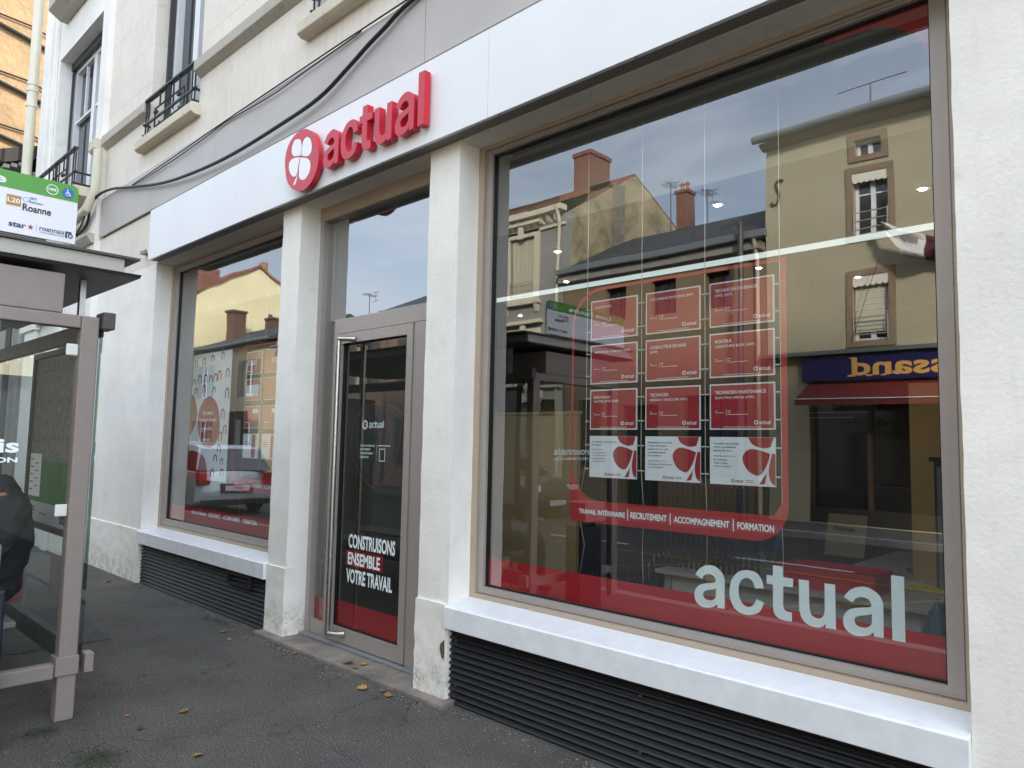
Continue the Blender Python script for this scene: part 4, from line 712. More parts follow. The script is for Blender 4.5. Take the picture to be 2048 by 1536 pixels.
m = MB(); st5 = [((.017 if k % 2 == 0 else .006)*cos(pi/2+k*pi/5), (.017 if k % 2 == 0 else .006)*sin(pi/2+k*pi/5)) for k in range(10)]; shape(m, [[(-1.948+a, 2.582+b) for a, b in st5]], '+x', X0+.0095); m.build('star_emblem', mat('dark_red_ink', '#8c2f2f', .5), t)
# white transfer lettering on the end glass
t = MB(); text(t, 'roannais', -2.46, -1.915, 1.405, 1.475, '+x', sx+.006, .03); text(t, 'AGGLOMERATION', -2.46, -1.918, 1.355, 1.382, '+x', sx+.006, .03); t.build('glass_lettering', WHV, T)
# information board on the rear wall
t = thing('timetable_board', 'framed timetable board headed LOUIS FLANDRE inside the bus shelter', 'board', (-5.2, -1.6, .95)); yb = -1.585; a, b, c, d = -5.66, -4.60, .92, 2.03
MB().ring(a, b, c, d, a+.035, b-.035, c+.035, d-.035, yb-.02, yb+.01).build('frame', mat('board_frame', '#3b3a36', .5), t); MB().box(a+.035, b-.035, yb-.002, yb+.008, c+.035, d-.035).build('backing', mat('white_print', '#c9ccc8', .35, .05, 6), t)
MB().box(a+.036, b-.036, yb-.006, yb-.0025, d-.16, d-.035).build('header', mat('header_grey', '#77766f', .5), t); m = MB(); text(m, 'LOUIS FLANDRE', a+.20, b-.12, d-.135, d-.065, '-y', yb-.007, .03); m.build('lettering', BLK, t)
MB().box(a+.036, b-.036, yb-.005, yb-.0025, c+.42, d-.162).build('street_map', mat('map_print', '#8e8d86', .5, .5, 22, vcol='#4e504c'), t)
MB().box(a+.036, b-.036, yb-.005, yb-.0025, c+.16, c+.419).build('green_panel', mat('green_print', '#3f7a38', .5, .35, 4), t); MB().box(a+.05, a+.30, yb-.007, yb-.0052, c+.19, c+.46).build('timetable_sheet', WHL, t)
m = MB(); bars(m, [(a+.07+.11*(k % 2), a+.14+.11*(k % 2), c+.42-.024*k) for k in range(9)], '-y', yb-.008, .007); text(m, 'star', b-.30, b-.10, c+.06, c+.12, '-y', yb-.007, .03); bars(m, [(a+.06, a+.22, c+.12), (a+.06, a+.24, c+.10), (a+.06, a+.2, c+.08), (a+.33, a+.5, c+.09)], '-y', yb-.007, .006); m.build('print', mat('navy_ink', '#2c3e6e'), t)
MB().box(xe-.02, xe+.14, yf+.1, sy-.08, .25, 2.08).build('poster_case', SDK, T, bev=.02)
for q in (-1, 1): MB().box(xe+.06+q*.081, xe+.06+q*.084, yf+.2, sy-.18, .42, 1.95).build('case_poster', mat('case_poster_print', '#2b3138', .2, .6, 1.6, vcol='#15181c', coat=.6), T)
t = thing('bench', 'slim metal bench along the rear glass of the bus shelter', 'bench', (-6.2, -2, 0)); MB().box(-7.6, -4.85, -2.12, -1.78, .43, .46).build('seat', ST, t, bev=.006)
for x in (-7.4, -6.2, -5.0): MB().box(x-.02, x+.02, -1.98, -1.93, 0, .429).build('leg', ST, t)
t = thing('litter_bin', 'dark navy metal bin cut off by the left edge of the picture', 'bin', (-4.2, -2.15, 0))
MB().box(-4.36, -4.18, -2.30, -1.985, .0, .76).build('body', mat('navy_metal', '#141a2b', .4, .1, 8), t, bev=.01); MB().box(-4.38, -4.16, -2.32, -2.02, .80, .98).build('hood', ST, t, bev=.01); MB().box(-4.30, -4.22, -2.30, -2.26, .76, .80).build('bracket', ST, t)
# seated person in a black jacket
def skin(name, pts, edges, m, parent, lv=2):
    me = bpy.data.meshes.new(name); o0 = parent_loc(parent); me.from_pydata([tuple(Vector((p[0], p[1]+PO, p[2]))-o0) for p in pts], edges, []); o = bpy.data.objects.new(name, me); S.collection.objects.link(o)
    if parent: o.parent = parent
    md = o.modifiers.new('skin', 'SKIN'); lay = me.skin_vertices[0] if me.skin_vertices else None
    if lay is None:
        bm = bmesh.new(); bm.from_mesh(me); bm.verts.layers.skin.verify(); bm.to_mesh(me); bm.free(); lay = me.skin_vertices[0]
    for k, p in enumerate(pts): lay.data[k].radius = (p[3], p[4] if len(p) > 4 else p[3]); lay.data[k].use_root = (k == 0)
    sb = o.modifiers.new('sub', 'SUBSURF'); sb.levels = lv; sb.render_levels = lv; me.materials.append(m)
    for p in me.polygons: p.use_smooth = True
    md.use_smooth_shade = True
    if name == 'jacket':
        tx = bpy.data.textures.new('cloth_folds', 'CLOUDS'); tx.noise_scale = .09; dm = o.modifiers.new('folds', 'DISPLACE'); dm.texture = tx; dm.strength = .05; sb.levels = sb.render_levels = 4
    return o
SK = mat('skin', '#b98468', .5); JK = mat('black_jacket', '#15171c', .75, .3, 12, .6, 18, dist=.01); TR = mat('dark_trousers', '#1d2330', .85, .1, 9); HR = mat('dark_hair', '#1a1411', .7, .2, 30)
PO = .11
P = thing('person', 'person in a black hooded jacket sitting in the bus shelter', 'person', (-5.12, -1.95, .46)); x = -5.12
skin('body', [(x, -1.93, .54, .10), (x, -1.93, .80, .10), (x, -1.95, 1.08, .09), (x, -2.0, 1.20, .05), (x, -2.07, 1.30, .070), (x, -2.08, 1.38, .080), (x, -2.09, 1.44, .065), (x, -2.16, 1.33, .02),
    (x-.20, -2.36, .76, .026), (x-.18, -2.43, .74, .026), (x-.17, -2.48, .725, .014), (x+.20, -2.36, .76, .026), (x+.18, -2.43, .74, .026), (x+.17, -2.48, .725, .014), (x-.18, -1.95, 1.08, .05), (x+.18, -1.95, 1.08, .05), (x-.25, -2.02, .82, .04), (x+.25, -2.02, .82, .04)],
    [(0, 1), (1, 2), (2, 3), (3, 4), (4, 5), (5, 6), (5, 7), (2, 14), (2, 15), (14, 16), (15, 17), (16, 8), (8, 9), (9, 10), (17, 11), (11, 12), (12, 13)], SK, P)
skin('jacket', [(x, -1.94, .52, .17, .14), (x, -1.95, .66, .16, .12), (x, -1.91, .80, .18, .145), (x, -1.92, .98, .17, .12), (x, -1.94, 1.14, .10), (x-.19, -1.93, 1.08, .085), (x-.26, -1.98, .84, .07), (x-.22, -2.30, .78, .055), (x+.19, -1.93, 1.08, .085), (x+.26, -1.98, .84, .07), (x+.22, -2.30, .78, .055), (x, -1.95, 1.19, .09), (x, -1.99, 1.25, .07)],
    [(0, 1), (1, 2), (2, 3), (3, 4), (3, 5), (5, 6), (6, 7), (3, 8), (8, 9), (9, 10), (4, 11), (11, 12)], JK, P)
skin('trousers', [(x, -1.95, .55, .13), (x-.11, -2.1, .55, .10), (x-.13, -2.45, .55, .075), (x-.13, -2.48, .12, .05), (x+.11, -2.1, .55, .10), (x+.13, -2.45, .55, .075), (x+.13, -2.48, .12, .05)], [(0, 1), (1, 2), (2, 3), (0, 4), (4, 5), (5, 6)], TR, P)
for s in (-1, 1): skin('shoe', [(x+.13*s, -2.46, .06, .045), (x+.13*s, -2.56, .045, .04), (x+.13*s, -2.64, .035, .03)], [(0, 1), (1, 2)], BLK, P)
skin('hair', [(x, -2.035, 1.33, .075), (x, -2.05, 1.41, .09), (x, -2.07, 1.47, .065)], [(0, 1), (1, 2)], HR, P)
m = MB(); solid('tote_bag', MB().box(-5.42, -5.36, -1.82, -1.64, .47, .74).tube([(-5.39, -1.80, .74), (-5.39, -1.78, .82), (-5.39, -1.70, .82), (-5.39, -1.68, .74)], .006, 6), mat('pink_cloth', '#b3707e', .8, .1, 9), 'pink cloth bag on the bench, mostly hidden by the black jacket', 'bag', bev=.02)
# ================================================================== SMALL THINGS ON THE PAVEMENT
def leaf(loc, s, rot, col, lab, tilt=.5, curl=.9):
    m = MB(); out = [(0, -.5), (.22, -.38), (.42, -.30), (.30, -.08), (.50, .08), (.28, .16), (.22, .36), (.06, .30), (0, .55), (-.06, .30), (-.24, .38), (-.26, .14), (-.50, .10), (-.32, -.10), (-.40, -.32), (-.2, -.36)]
    c, q = cos(rot), sin(rot); pts = [((a*c-b*q)*s, (a*q+b*c)*s, (curl*(a*a*2+b*b)*.5+.04+tilt*a*.4)*s) for a, b in out]; ctr = (0, 0, .03*s)
    for k in range(len(pts)): m.q([tuple(Vector(loc)+Vector(p)) for p in (ctr, pts[k], pts[(k+1) % len(pts)])])
    m.q([tuple(Vector(loc)+Vector(p)) for p in ((-.01*s*c, -.01*s*q, .03*s), (.01*s*c, .01*s*q, .03*s), ((.01*c+.9*q)*s, (.01*q-.9*c)*s, .03*s), ((-.01*c+.9*q)*s, (-.01*q-.9*c)*s, .03*s))])
    return solid('fallen_leaf', m, mat('leaf_'+col[1:], col, .7, .3, 60), lab, 'leaf', 'dead leaves on the pavement')
LV = [((-4.20, -.02, .028), .10, .3, '#8a5a35', 'large curled brown leaf on the door step'), ((-4.11, .03, .028), .075, 1.9, '#a3823c', 'yellow leaf lying on the door step beside the brown one'), ((-4.08, -.05, .030), .06, 4.0, '#8f6a34', 'small ochre leaf at the lip of the door step'), ((-3.78, -.21, .004), .085, 2.2, '#b3884a', 'tan leaf on the asphalt in front of the door step'), ((-3.66, -.14, .004), .06, .8, '#94694c', 'small orange leaf against the edge of the door step'), ((-3.57, -.17, .004), .07, 3.1, '#8f6a3a', 'brown leaf nearest the foot of the middle pillar'),
      ((-4.13, -1.13, .004), .075, 1.2, '#9a7434', 'lone tan leaf in the middle of the pavement'), ((-3.52, -1.31, .004), .065, .2, '#a8803c', 'ochre leaf at the bottom of the picture'), ((-4.04, -1.39, .003), .05, 2.6, '#4a3a2a', 'dark squashed leaf near the dropped cigarette end'), ((-5.60, -.23, .004), .07, 1.0, '#7d8538', 'green-yellow leaf by the black grille'), ((-5.35, -.30, .004), .055, 2.0, '#8a8a3c', 'small greenish leaf near the left pillar foot'), ((-8.26, -.21, .004), .09, .5, '#8a7a5a', 'pale leaf by the far white wall'), ((-4.72, -.12, .004), .05, .9, '#9c8a4c', 'tiny leaf on the left end of the step edge')]
for a in LV: leaf(a[0], a[1]*.8, *a[2:])
solid('cigarette_end', MB().tube([(-4.285, -1.375, .006), (-4.262, -1.362, .006)], .004, 8), mat('cigarette_orange', '#c8632e', .6), 'orange cigarette end on the asphalt left of centre', 'cigarette end')
m = MB(); random.seed(11)
def stone(m, x, y, z, s):
    n = 6; r = [s*random.uniform(.6, 1.1) for _ in range(n)]; a0 = random.random()*6; i = len(m.v)
    for k in range(n): m.v.append((x+r[k]*cos(a0+k*pi/3), y+r[k]*sin(a0+k*pi/3)*random.uniform(.6, 1), z))
    for k in range(n): m.v.append((x+r[k]*.5*cos(a0+k*pi/3), y+r[k]*.5*sin(a0+k*pi/3), z+s*.6))
    for k in range(n): m.f.append((i+k, i+(k+1) % n, i+n+(k+1) % n, i+n+k)); m.m.append(random.choice((0, 0, 1, 2)))
    m.f.append(tuple(i+n+k for k in range(n))); m.m.append(0)
for k in range(1100):
    x = random.uniform(-9.9, -.2); y = -.02-abs(random.gauss(0, .055)) - (.085 if -5.42 < x < -3.2 else 0); stone(m, x, y, .0, random.uniform(.003, .009))
for k in range(260): stone(m, random.uniform(-9.5, .5), random.uniform(-2.6, -.1), 0, random.uniform(.002, .006))
solid('grit', m, [mat('grit_grey', '#6f6a61', .9), mat('grit_pale', '#8f8878', .9), mat('grit_brown', '#5a4632', .9)], 'loose grit and crumbs scattered along the foot of the facade', 'grit', kind='stuff')
m = MB()
for cx, cy, rad, n in ((-3.82, -1.66, .16, 300), (-4.3, -1.78, .1, 100), (-5.9, -.10, .25, 160), (-5.0, -.13, .2, 80)):
    for k in range(n):
        x = cx+random.gauss(0, rad*.7); y = cy+random.gauss(0, rad*.35) if rad < .2 else cy+random.gauss(0, .025); a = random.random()*6; s = random.uniform(.003, .007)
        m.q([(x-s*cos(a), y-s*sin(a), .001), (x+s*cos(a), y+s*sin(a), .001), (x+random.uniform(-1, 1)*s, y+random.uniform(-1, 1)*s, random.uniform(.003, .008))])
solid('moss', m, mat('moss_green', '#39401c', .9, .3, 40), 'dark green moss growing in the pavement seams', 'moss', kind='stuff')
# ================================================================== NEIGHBOURS ON OUR SIDE
T = thing('low_house', 'low grey house with dark gutter beyond the drainpipe', 'house', (-16.5, 0, 0))
LWM = stucco('old_render', '#a7a39a', .6, 0, False, .6, 50, .5)
MB().wall(-19.9, -13.45, 0, 5.7, -.02, .3, [(-16.5, -15.3, .05, 2.5), (-18.9, -17.6, 1.0, 2.6), (-16.4, -15.4, 3.3, 4.9)]).build('wall', LWM, T)
MB().box(-19.9, -13.46, .31, 8, 0, 5.7).build('inner_wall', LWM, T)
MB().box(-16.5, -15.3, .1, .14, .05, 2.5).build('door', mat('brown_door', '#4d4036', .5, .2, 5), T)
for a in ((-18.9, -17.6, 1.0, 2.6), (-16.4, -15.4, 3.3, 4.9)):
    f = MB().ring(*a, a[0]+.06, a[1]-.06, a[2]+.06, a[3]-.06, .1, .15).build('window', PVC, T); MB().q([(a[0]+.06, .13, a[2]+.06), (a[1]-.06, .13, a[2]+.06), (a[1]-.06, .13, a[3]-.06), (a[0]+.06, .13, a[3]-.06)]).build('pane', GLU, f)
MB().prism([(-.55, 5.90), (3.6, 7.6), (8, 5.9), (8, 5.72), (3.6, 7.42), (-.45, 5.72)], 'x', -19.9, -13.42).build('roof', tiles('old_grey_tile', '#5c5450', '#6d625a'), T)
g = MB(); g.tube([(-13.42, -.60, 5.92), (-19.9, -.60, 5.92)], .085, 10); g.tube([(-13.6, -.60, 5.86), (-13.75, -.55, 5.6), (-13.75, -.15, 5.2), (-13.75, -.12, 3.4), (-13.75, -.12, .1)], .045, 8); g.build('gutter', mat('zinc_dark', '#3c4044', .4, .2, 5), T, smooth=True)
for k in range(4): MB().box(-19.9, -13.44, -.42+.1*k, -.34+.1*k, 5.66+.04*k, 5.72+.04*k).build('eave_board', LWM, T)
MB().tube([(-13.6, -.1, 5.35), (-14.6, -.12, 5.05), (-15.6, -.1, 5.2), (-17, -.1, 5.1)], .018, 6).build('wire_loop', CB, T)
T = thing('ochre_gable_house', 'tall ochre rendered house whose gable rises above the low house', 'house', (-24, 3, 0))
OCH = mat('ochre_render', '#9e815c', .9, .3, 1.6, 1.0, 7, vcol='#826a4e', dist=.04)
MB().prism([(-.3, 0), (11, 0), (11, 12), (5.3, 16), (-.3, 12.6)], 'x', -28, -20.0).build('wall', OCH, T)
m = MB()
for z0, z1 in ((9.55, 9.85), (10.9, 11.2), (8.35, 8.6)): m.tube([(-19.93, -.3, z1), (-19.93, 3.5, z0-.6)], .045, 8); m.tube([(-19.94, -.3, z1+.09), (-19.94, 1.2, z1+.02), (-19.94, 3.5, z0-.53)], .02, 6)
m.build('wall_pipe', CB, T); MB().prism([(-.7, 12.4), (5.3, 16.05), (11.4, 11.7), (11.4, 11.95), (5.3, 16.35), (-.7, 12.65)], 'x', -28.3, -19.8).build('roof', tiles('red_tile', '#8c4a35', '#a05c40'), T)
# ================================================================== ACROSS THE STREET
Y0 = -12.0
def opp_window(T, x0, x1, z0, z1, fr=PVC, surround=None, y=Y0, rec=.18, shut=None, blind=False, scallop=False, rail=False):
    f = MB(); f.ring(x0, x1, z0, z1, x0+.06, x1-.06, z0+.06, z1-.06, y-rec-.03, y-rec+.03); f.box((x0+x1)/2-.045, (x0+x1)/2+.045, y-rec-.02, y-rec+.035, z0+.06, z1-.06)
    if z1-z0 > 1: f.box(x0+.06, (x0+x1)/2-.045, y-rec-.01, y-rec+.02, z0+(z1-z0)*.66, z0+(z1-z0)*.66+.03).box((x0+x1)/2+.045, x1-.06, y-rec-.01, y-rec+.02, z0+(z1-z0)*.66, z0+(z1-z0)*.66+.03)
    f = f.build('window', fr, T); MB().q([(x0+.05, y-rec-.015, z0+.05), (x1-.05, y-rec-.015, z0+.05), (x1-.05, y-rec-.015, z1-.05), (x0+.05, y-rec-.015, z1-.05)]).build('pane', GLU, f)
    if surround: MB().ring(x0-.12, x1+.12, z0-.12, z1+.13, x0, x1, z0, z1, y+.001, y+.035).build('surround', surround, T)
    if blind:
        m = MB(); h = (z1-z0)*.86
        for k in range(int(h/.055)): m.box(x0+.02, x1-.02, y-.10, y-.085+.006*(k % 2), z1-.02-.055*(k+1), z1-.024-.055*k)
        m.build('roller_blind', mat('cream_blind', '#cfc8b4', .6), f)
    if scallop:
        m = MB(); n = 6; w = (x1-x0)/n; lp = [(x0, z1), (x0, z1-.16)]
        for k in range(n): lp += arc(x0+w*(k+.5), z1-.16, w/2, 180, 360, 6)[1:]
        lp.append((x1, z1)); shape(m, [lp], '-y', y+.01, .004); m.build('scalloped_valance', mat('cream_cloth', '#e0dccd', .8), f)
    if shut:
        for a, b in ((x0-.5, x0-.03), (x1+.03, x1+.5)):
            m = MB(); m.box(a, b, y+.02, y+.05, z0, z1)
            for k in range(int((z1-z0)/.08)): m.box(a+.04, b-.04, y+.051, y+.062, z0+.04+.08*k, z0+.085+.08*k)
            m.build('shutter', shut, f)
    if rail:
        m = MB()
        for k in range(3): m.tube([(x0, y+.04, z0+.12+.17*k), (x1, y+.04, z0+.12+.17*k)], .012, 6)
        m.tube([(x0+.02, y+.05, z0), (x0+.02, y+.05, z0+.5)], .012, 6); m.tube([(x1-.02, y+.05, z0), (x1-.02, y+.05, z0+.5)], .012, 6); m.build('window_rail', mat('pale_metal', '#9a9a92', .5), f)
    return f
TAN = stucco('tan_render', '#b0a78d', .5, 0, False, .5, 14, .6); TAN2 = stucco('brown_tan_render', '#7d6e56', .4, 0, False, .3, 20, .4); SUR = mat('brown_stone_surround', '#8e7a63', .8, .2, 6)
GREY = stucco('grey_render', '#8d8d86', .2, 0, False, .3, 20, .2); CRM2 = mat('cream_moulding', '#cfc6ad', .7, .15, 4); ZINC = mat('zinc', '#6c7478', .45, .15, 4); SLATE = tiles('slate', '#33363a', '#44474b'); RTILE = tiles('roman_tile', '#7a4a3a', '#925a44'); BRK = brick('chimney_brick', '#84493a', '#63352a', '#8a7b6c')
# tall tan house with the blue shop sign
T = thing('tan_house', 'tall tan house across the street above the blue shop sign', 'house', (-2, -16, 0))
H = [(-5.10, -4.42, 3.72, 5.02), (-5.10, -4.42, 5.86, 7.16), (-5.02, -4.50, 7.52, 7.86), (-2.2, -1.35, 3.72, 5.02), (-2.2, -1.35, 5.86, 7.16), (.7, 1.5, 3.62, 5.17), (.7, 1.5, 5.8, 7.3)]
MB().wall(-6.93, 5, 0, 8.32, Y0-.3, Y0, H+[(-6.05, .6, .02, 2.7)]).build('wall', TAN, T); MB().box(-6.04, .59, Y0-.18, Y0-.04, .02, .32).build('shopfront_plinth', mat('dark_plinth', '#2a2622', .6), T); MB().box(-6.93, 5, -20, Y0-.55, 0, 8.3).build('inner_wall', TAN, T)
MB().prism([(Y0+.38, 8.40), (-16, 10.2), (-20.3, 8.4), (-20.3, 8.25), (-16, 10.0), (Y0+.3, 8.28)], 'x', -7.05, 5).build('roof', RTILE, T)
MB().prism([(Y0+.001, 8.16), (Y0+.10, 8.18), (Y0+.22, 8.24), (Y0+.26, 8.27), (Y0+.001, 8.27)], 'x', -7.0, 5).build('cornice', mat('grey_cornice', '#8c8470', .8, .3, 3), T)
MB().tube([(-7.08, Y0+.36, 8.34), (5, Y0+.36, 8.34)], .085, 10).build('gutter', ZINC, T, smooth=True)
for i, a in enumerate(H):
    up_ = a[2] > 7.4; opp_window(T, *a, surround=SUR, scallop=not up_, blind=(not up_ and a[2] < 4), rail=not up_)
MB().box(-7.0, 5, Y0+.001, Y0+.28, 3.46, 3.54).build('shop_ledge', mat('grey_green_ledge', '#5f6a62', .6, .2, 4), T)
sg_ = MB().box(-6.12, 1.0, Y0+.001, Y0+.17, 2.92, 3.455).build('shop_sign', mat('deep_blue_sign', '#1f1a52', .4), T)
m = MB(); text(m, 'ssand', -3.42, -5.09, 3.00, 3.37, '+y', Y0+.178, .028); m.build('lettering', mat('gold_letters', '#d9a95a', .4), sg_); m = MB()
m.box(-5.17, -5.02, Y0+.176, Y0+.1795, 2.985, 3.02).box(-4.82, -4.70, Y0+.176, Y0+.1795, 2.985, 3.02).box(-4.55, -4.45, Y0+.176, Y0+.1795, 2.985, 3.02).box(-5.12, -4.98, Y0+.1762, Y0+.1797, 3.35, 3.375)
m.build('letter_serif', mat('gold_letters', '#d9a95a'), sg_)
MB().box(-6.05, .6, Y0-.25, Y0-.2, .3, 2.7).build('shopfront_glass', mat('dark_shopfront', '#1c1a18', .08, spec=.8), T)
fr = MB()
for a in (-6.05, -4.9, -3.4, -2.0, -.6, .55): fr.box(a, a+.06, Y0-.19, Y0-.05, .3, 2.7)
fr.build('shopfront_frame', mat('brown_frame', '#4a3a2c', .5), T)
MB().prism([(Y0+.02, 2.90), (Y0+.85, 2.50), (Y0+.86, 2.38), (Y0+.84, 2.38), (Y0+.83, 2.48), (Y0+.02, 2.87)], 'x', -6.0, .9).build('awning', mat('red_awning_cloth', '#6a1c16', .8, .1, 3), T); MB().box(-6.0, .9, Y0+.862, Y0+.87, 2.495, 2.51).build('awning_trim', WHL, T)
m = MB(); SS = [(-6.52, 7.36), (-6.60, 7.40), (-6.68, 7.34), (-6.66, 7.22), (-6.60, 7.10), (-6.60, 6.98), (-6.66, 6.86), (-6.74, 6.84), (-6.78, 6.92)]
m.tube([(a, Y0+.03, b) for a, b in SS], .025, 8); m.build('wall_anchor', mat('rusty_iron', '#4a4238', .7), T, smooth=True)
m = MB(); m.tube([(-4.82, -12.5, 8.2), (-4.82, -12.5, 9.22)], .018, 8); m.tube([(-5.52, -12.5, 9.22), (-4.12, -12.5, 9.22)], .010, 6); solid('roof_aerial', m, DKG, 'T-shaped aerial standing on the roof of the tan house', 'aerial')
m = MB(); X = lambda t: -4.45+1.5*t
for i in range(12):
    for j in range(5):
        def q(i, j):
            t = i/12; w = j/4; top = 5.95-.5*t+.10*sin(t*3.1)-.38*t*(1-t); hh = (.52*sin(min(1, t*2.4)*pi*.5)+.06)*(.85-.35*t); return (X(t), Y0+.35+.10*sin(w*5+t*7)+.05*sin(t*19), top-w*hh-.15*sin(t*pi))
        m.q([q(i, j), q(i+1, j), q(i+1, j+1), q(i, j+1)], 0 if i < 6 else 1)
o = m.build('cloth', [mat('white_flag_cloth', '#d6d2cc', .8, .25, 7), mat('maroon_flag_cloth', '#4a1f28', .8)], None, smooth=True, weld=True); t = thing('drooping_flag', 'limp white and maroon flag hanging between the windows of the tan house', 'flag', (0, 0, 0)); o.parent = t
so = o.modifiers.new('thick', 'SOLIDIFY'); so.thickness = .006; MB().tube([(-4.5, Y0+.02, 6.02), (-4.4, Y0+.5, 6.0)], .014, 6).build('flag_pole', DKG, t); MB().tube([(-4.5, Y0+.3, 5.3), (-5.1, Y0+.1, 3.7)], .006, 5).build('cord', CB, t)
# low slate-roofed house
T = thing('slate_roof_house', 'low brown house with long dark slate roof between its taller neighbours', 'house', (-9.8, -15, 0))
H = [(-11.30, -10.68, 4.75, 5.62), (-8.42, -7.82, 4.75, 5.62), (-9.9, -9.2, 4.75, 5.62), (-12.2, -11.4, .9, 2.7), (-10.7, -9.7, 0.02, 2.5), (-9.0, -7.4, .8, 2.7)]
MB().wall(-12.66, -6.95, 0, 6.0, Y0-.3, Y0, H).build('wall', TAN2, T); MB().box(-12.66, -6.95, -19, Y0-.5, 0, 6.0).build('inner_wall', TAN2, T)
for a in H[:4]+H[5:]: opp_window(T, *a, fr=mat('dark_brown_frame', '#2b241f', .5), surround=None, rec=.2)
MB().box(-10.7, -9.7, Y0-.22, Y0-.17, .02, 2.5).build('door', mat('dark_green_door', '#2a3a30', .5), T)
MB().prism([(Y0+.32, 6.22), (-15.3, 7.92), (-19.2, 6.2), (-19.2, 6.05), (-15.3, 7.75), (Y0+.3, 6.08)], 'x', -12.68, -6.96).build('roof', SLATE, T)
MB().box(-12.66, -6.96, Y0+.001, Y0+.30, 5.90, 6.07).build('eave', mat('grey_eave', '#8b8b84', .6, .2, 3), T); MB().box(-12.67, -6.75, Y0+.32, Y0+.44, 6.10, 6.26).build('gutter', ZINC, T, bev=.02)
MB().tube([(-7.05, Y0+.38, 6.1), (-7.1, Y0+.1, 5.7), (-7.1, Y0+.07, .1)], .045, 8).build('gutter_pipe', CRM2, T, smooth=True)
for k, (x, y, z) in enumerate(((-8.9, -13.2, 6.9),)): MB().prism([(y-.35, z-.02), (y+.35, z-.36), (y+.37, z-.28), (y-.33, z+.06)], 'x', x-.3, x+.3).build('skylight', GLU, T)
c = MB().box(-11.20, -10.82, -15.75, -15.35, 7.5, 9.0).box(-11.24, -10.78, -15.79, -15.31, 9.0, 9.10).build('chimney', BRK, T)
for a in (-11.1, -10.92): MB().tube([(a, -15.55, 9.1), (a, -15.55, 9.3), (a, -15.55, 9.32), (a, -15.55, 9.4)], [.06, .05, .085, .03], 10).build('chimney_pot', mat('terracotta', '#9a5a40', .8), c)
def yagi(name, x, y, z0, z1, lab):
    m = MB(); m.tube([(x, y, z0), (x, y, z1)], .018, 6); m.tube([(x, y-.3, z1-.1), (x, y+.3, z1-.05)], .012, 6)
    for k in range(7): yy = y-.28+.09*k; m.tube([(x-.22, yy, z1-.10), (x+.22, yy, z1-.08)], .007, 5)
    for s in (-1, 1): m.tube([(x-.18, y-.3, z1-.1+.18*s), (x+.18, y-.3, z1-.1+.18*s)], .01, 5)
    m.tube([(x, y-.3, z1-.3), (x, y-.3, z1+.1)], .01, 5); return solid(name, m, mat('aerial_metal', '#55585a', .5), lab, 'aerial', 'television aerials on the roofs opposite')
yagi('television_aerial', -11.35, -15.3, 7.7, 9.4, 'taller television aerial beside the brick chimney on the slate roof'); yagi('television_aerial', -9.95, -14.9, 7.5, 8.75, 'short television aerial on the ridge, right of the brick chimney')
# grey house with white mouldings and bare gable
T = thing('grey_house', 'grey house with cream window mouldings, dentil cornice and weathered side gable', 'house', (-16, -15, 0))
H = [(-14.82, -13.86, 5.76, 7.55), (-16.9, -16.0, 5.76, 7.55), (-14.7, -13.75, 2.9, 4.6), (-13.75, -12.95, .02, 2.72), (-16.3, -15.2, .8, 2.6)]
MB().wall(-17.3, -12.72, 0, 8.0, Y0-.3, Y0, H).build('wall', GREY, T); MB().box(-17.3, -12.95, -19, Y0-.55, 0, 8.0).build('inner_wall', GREY, T)
GAB = mat('gable_render', '#ab9c7c', .9, .4, 1.7, 1.0, 6, vcol='#6f6650', dist=.04)
MB().prism([(Y0-.301, 0), (Y0-.301, 8.12), (-14.1, 9.25), (-15.36, 9.97), (-17.8, 8.84), (-19, 8.2), (-19, 0)], 'x', -12.94, -12.70).build('gable_wall', GAB, T)
MB().box(-12.699, -12.68, -14.80, -14.16, 5.5, 9.45).build('rubble_strip', brick('rubble', '#7d776a', '#5f5b52', '#9a917c', .16, .11), T)
MB().prism([(Y0+.35, 8.38), (-15.36, 10.06), (-19.2, 8.3), (-19.2, 8.12), (-15.36, 9.90), (Y0+.3, 8.22)], 'x', -17.35, -12.72).build('roof', RTILE, T)
cn = MB().box(-17.3, -12.72, Y0+.001, Y0+.30, 8.05, 8.2).box(-17.3, -12.72, Y0+.001, Y0+.06, 7.66, 7.74)
for k in range(16): cn.prism([(Y0+.001, 7.80), (Y0+.10, 7.84), (Y0+.20, 8.04), (Y0+.001, 8.04)], 'x', -17.2+.275*k, -17.08+.275*k)
cn.build('dentil_cornice', CRM2, T); MB().tube([(-12.85, Y0+.30, 8.15), (-12.87, Y0+.12, 7.75), (-12.87, Y0+.08, .1)], .05, 8).build('gutter_pipe', CRM2, T, smooth=True)
for i, a in enumerate(H):
    if i == 3: continue
    opp_window(T, *a, fr=CRM2, shut=None, rec=.14, rail=(i < 2))
    m = MB(); m.ring(a[0]-.2, a[1]+.2, a[2]-.14, a[3]+.2, a[0], a[1], a[2], a[3], Y0+.001, Y0+.06); m.box(a[0]-.28, a[1]+.28, Y0+.001, Y0+.18, a[3]+.34, a[3]+.44); m.box(a[0]-.28, a[1]+.28, Y0+.001, Y0+.16, a[2]-.24, a[2]-.14); m.box((a[0]+a[1])/2-.09, (a[0]+a[1])/2+.09, Y0+.061, Y0+.13, a[3]-.05, a[3]+.34)
    for s in (a[0]-.22, a[1]+.08): m.prism([(Y0+.001, a[2]-.5), (Y0+.05, a[2]-.48), (Y0+.14, a[2]-.24), (Y0+.001, a[2]-.24)], 'x', s, s+.14)
    m.build('window_moulding', CRM2, T)
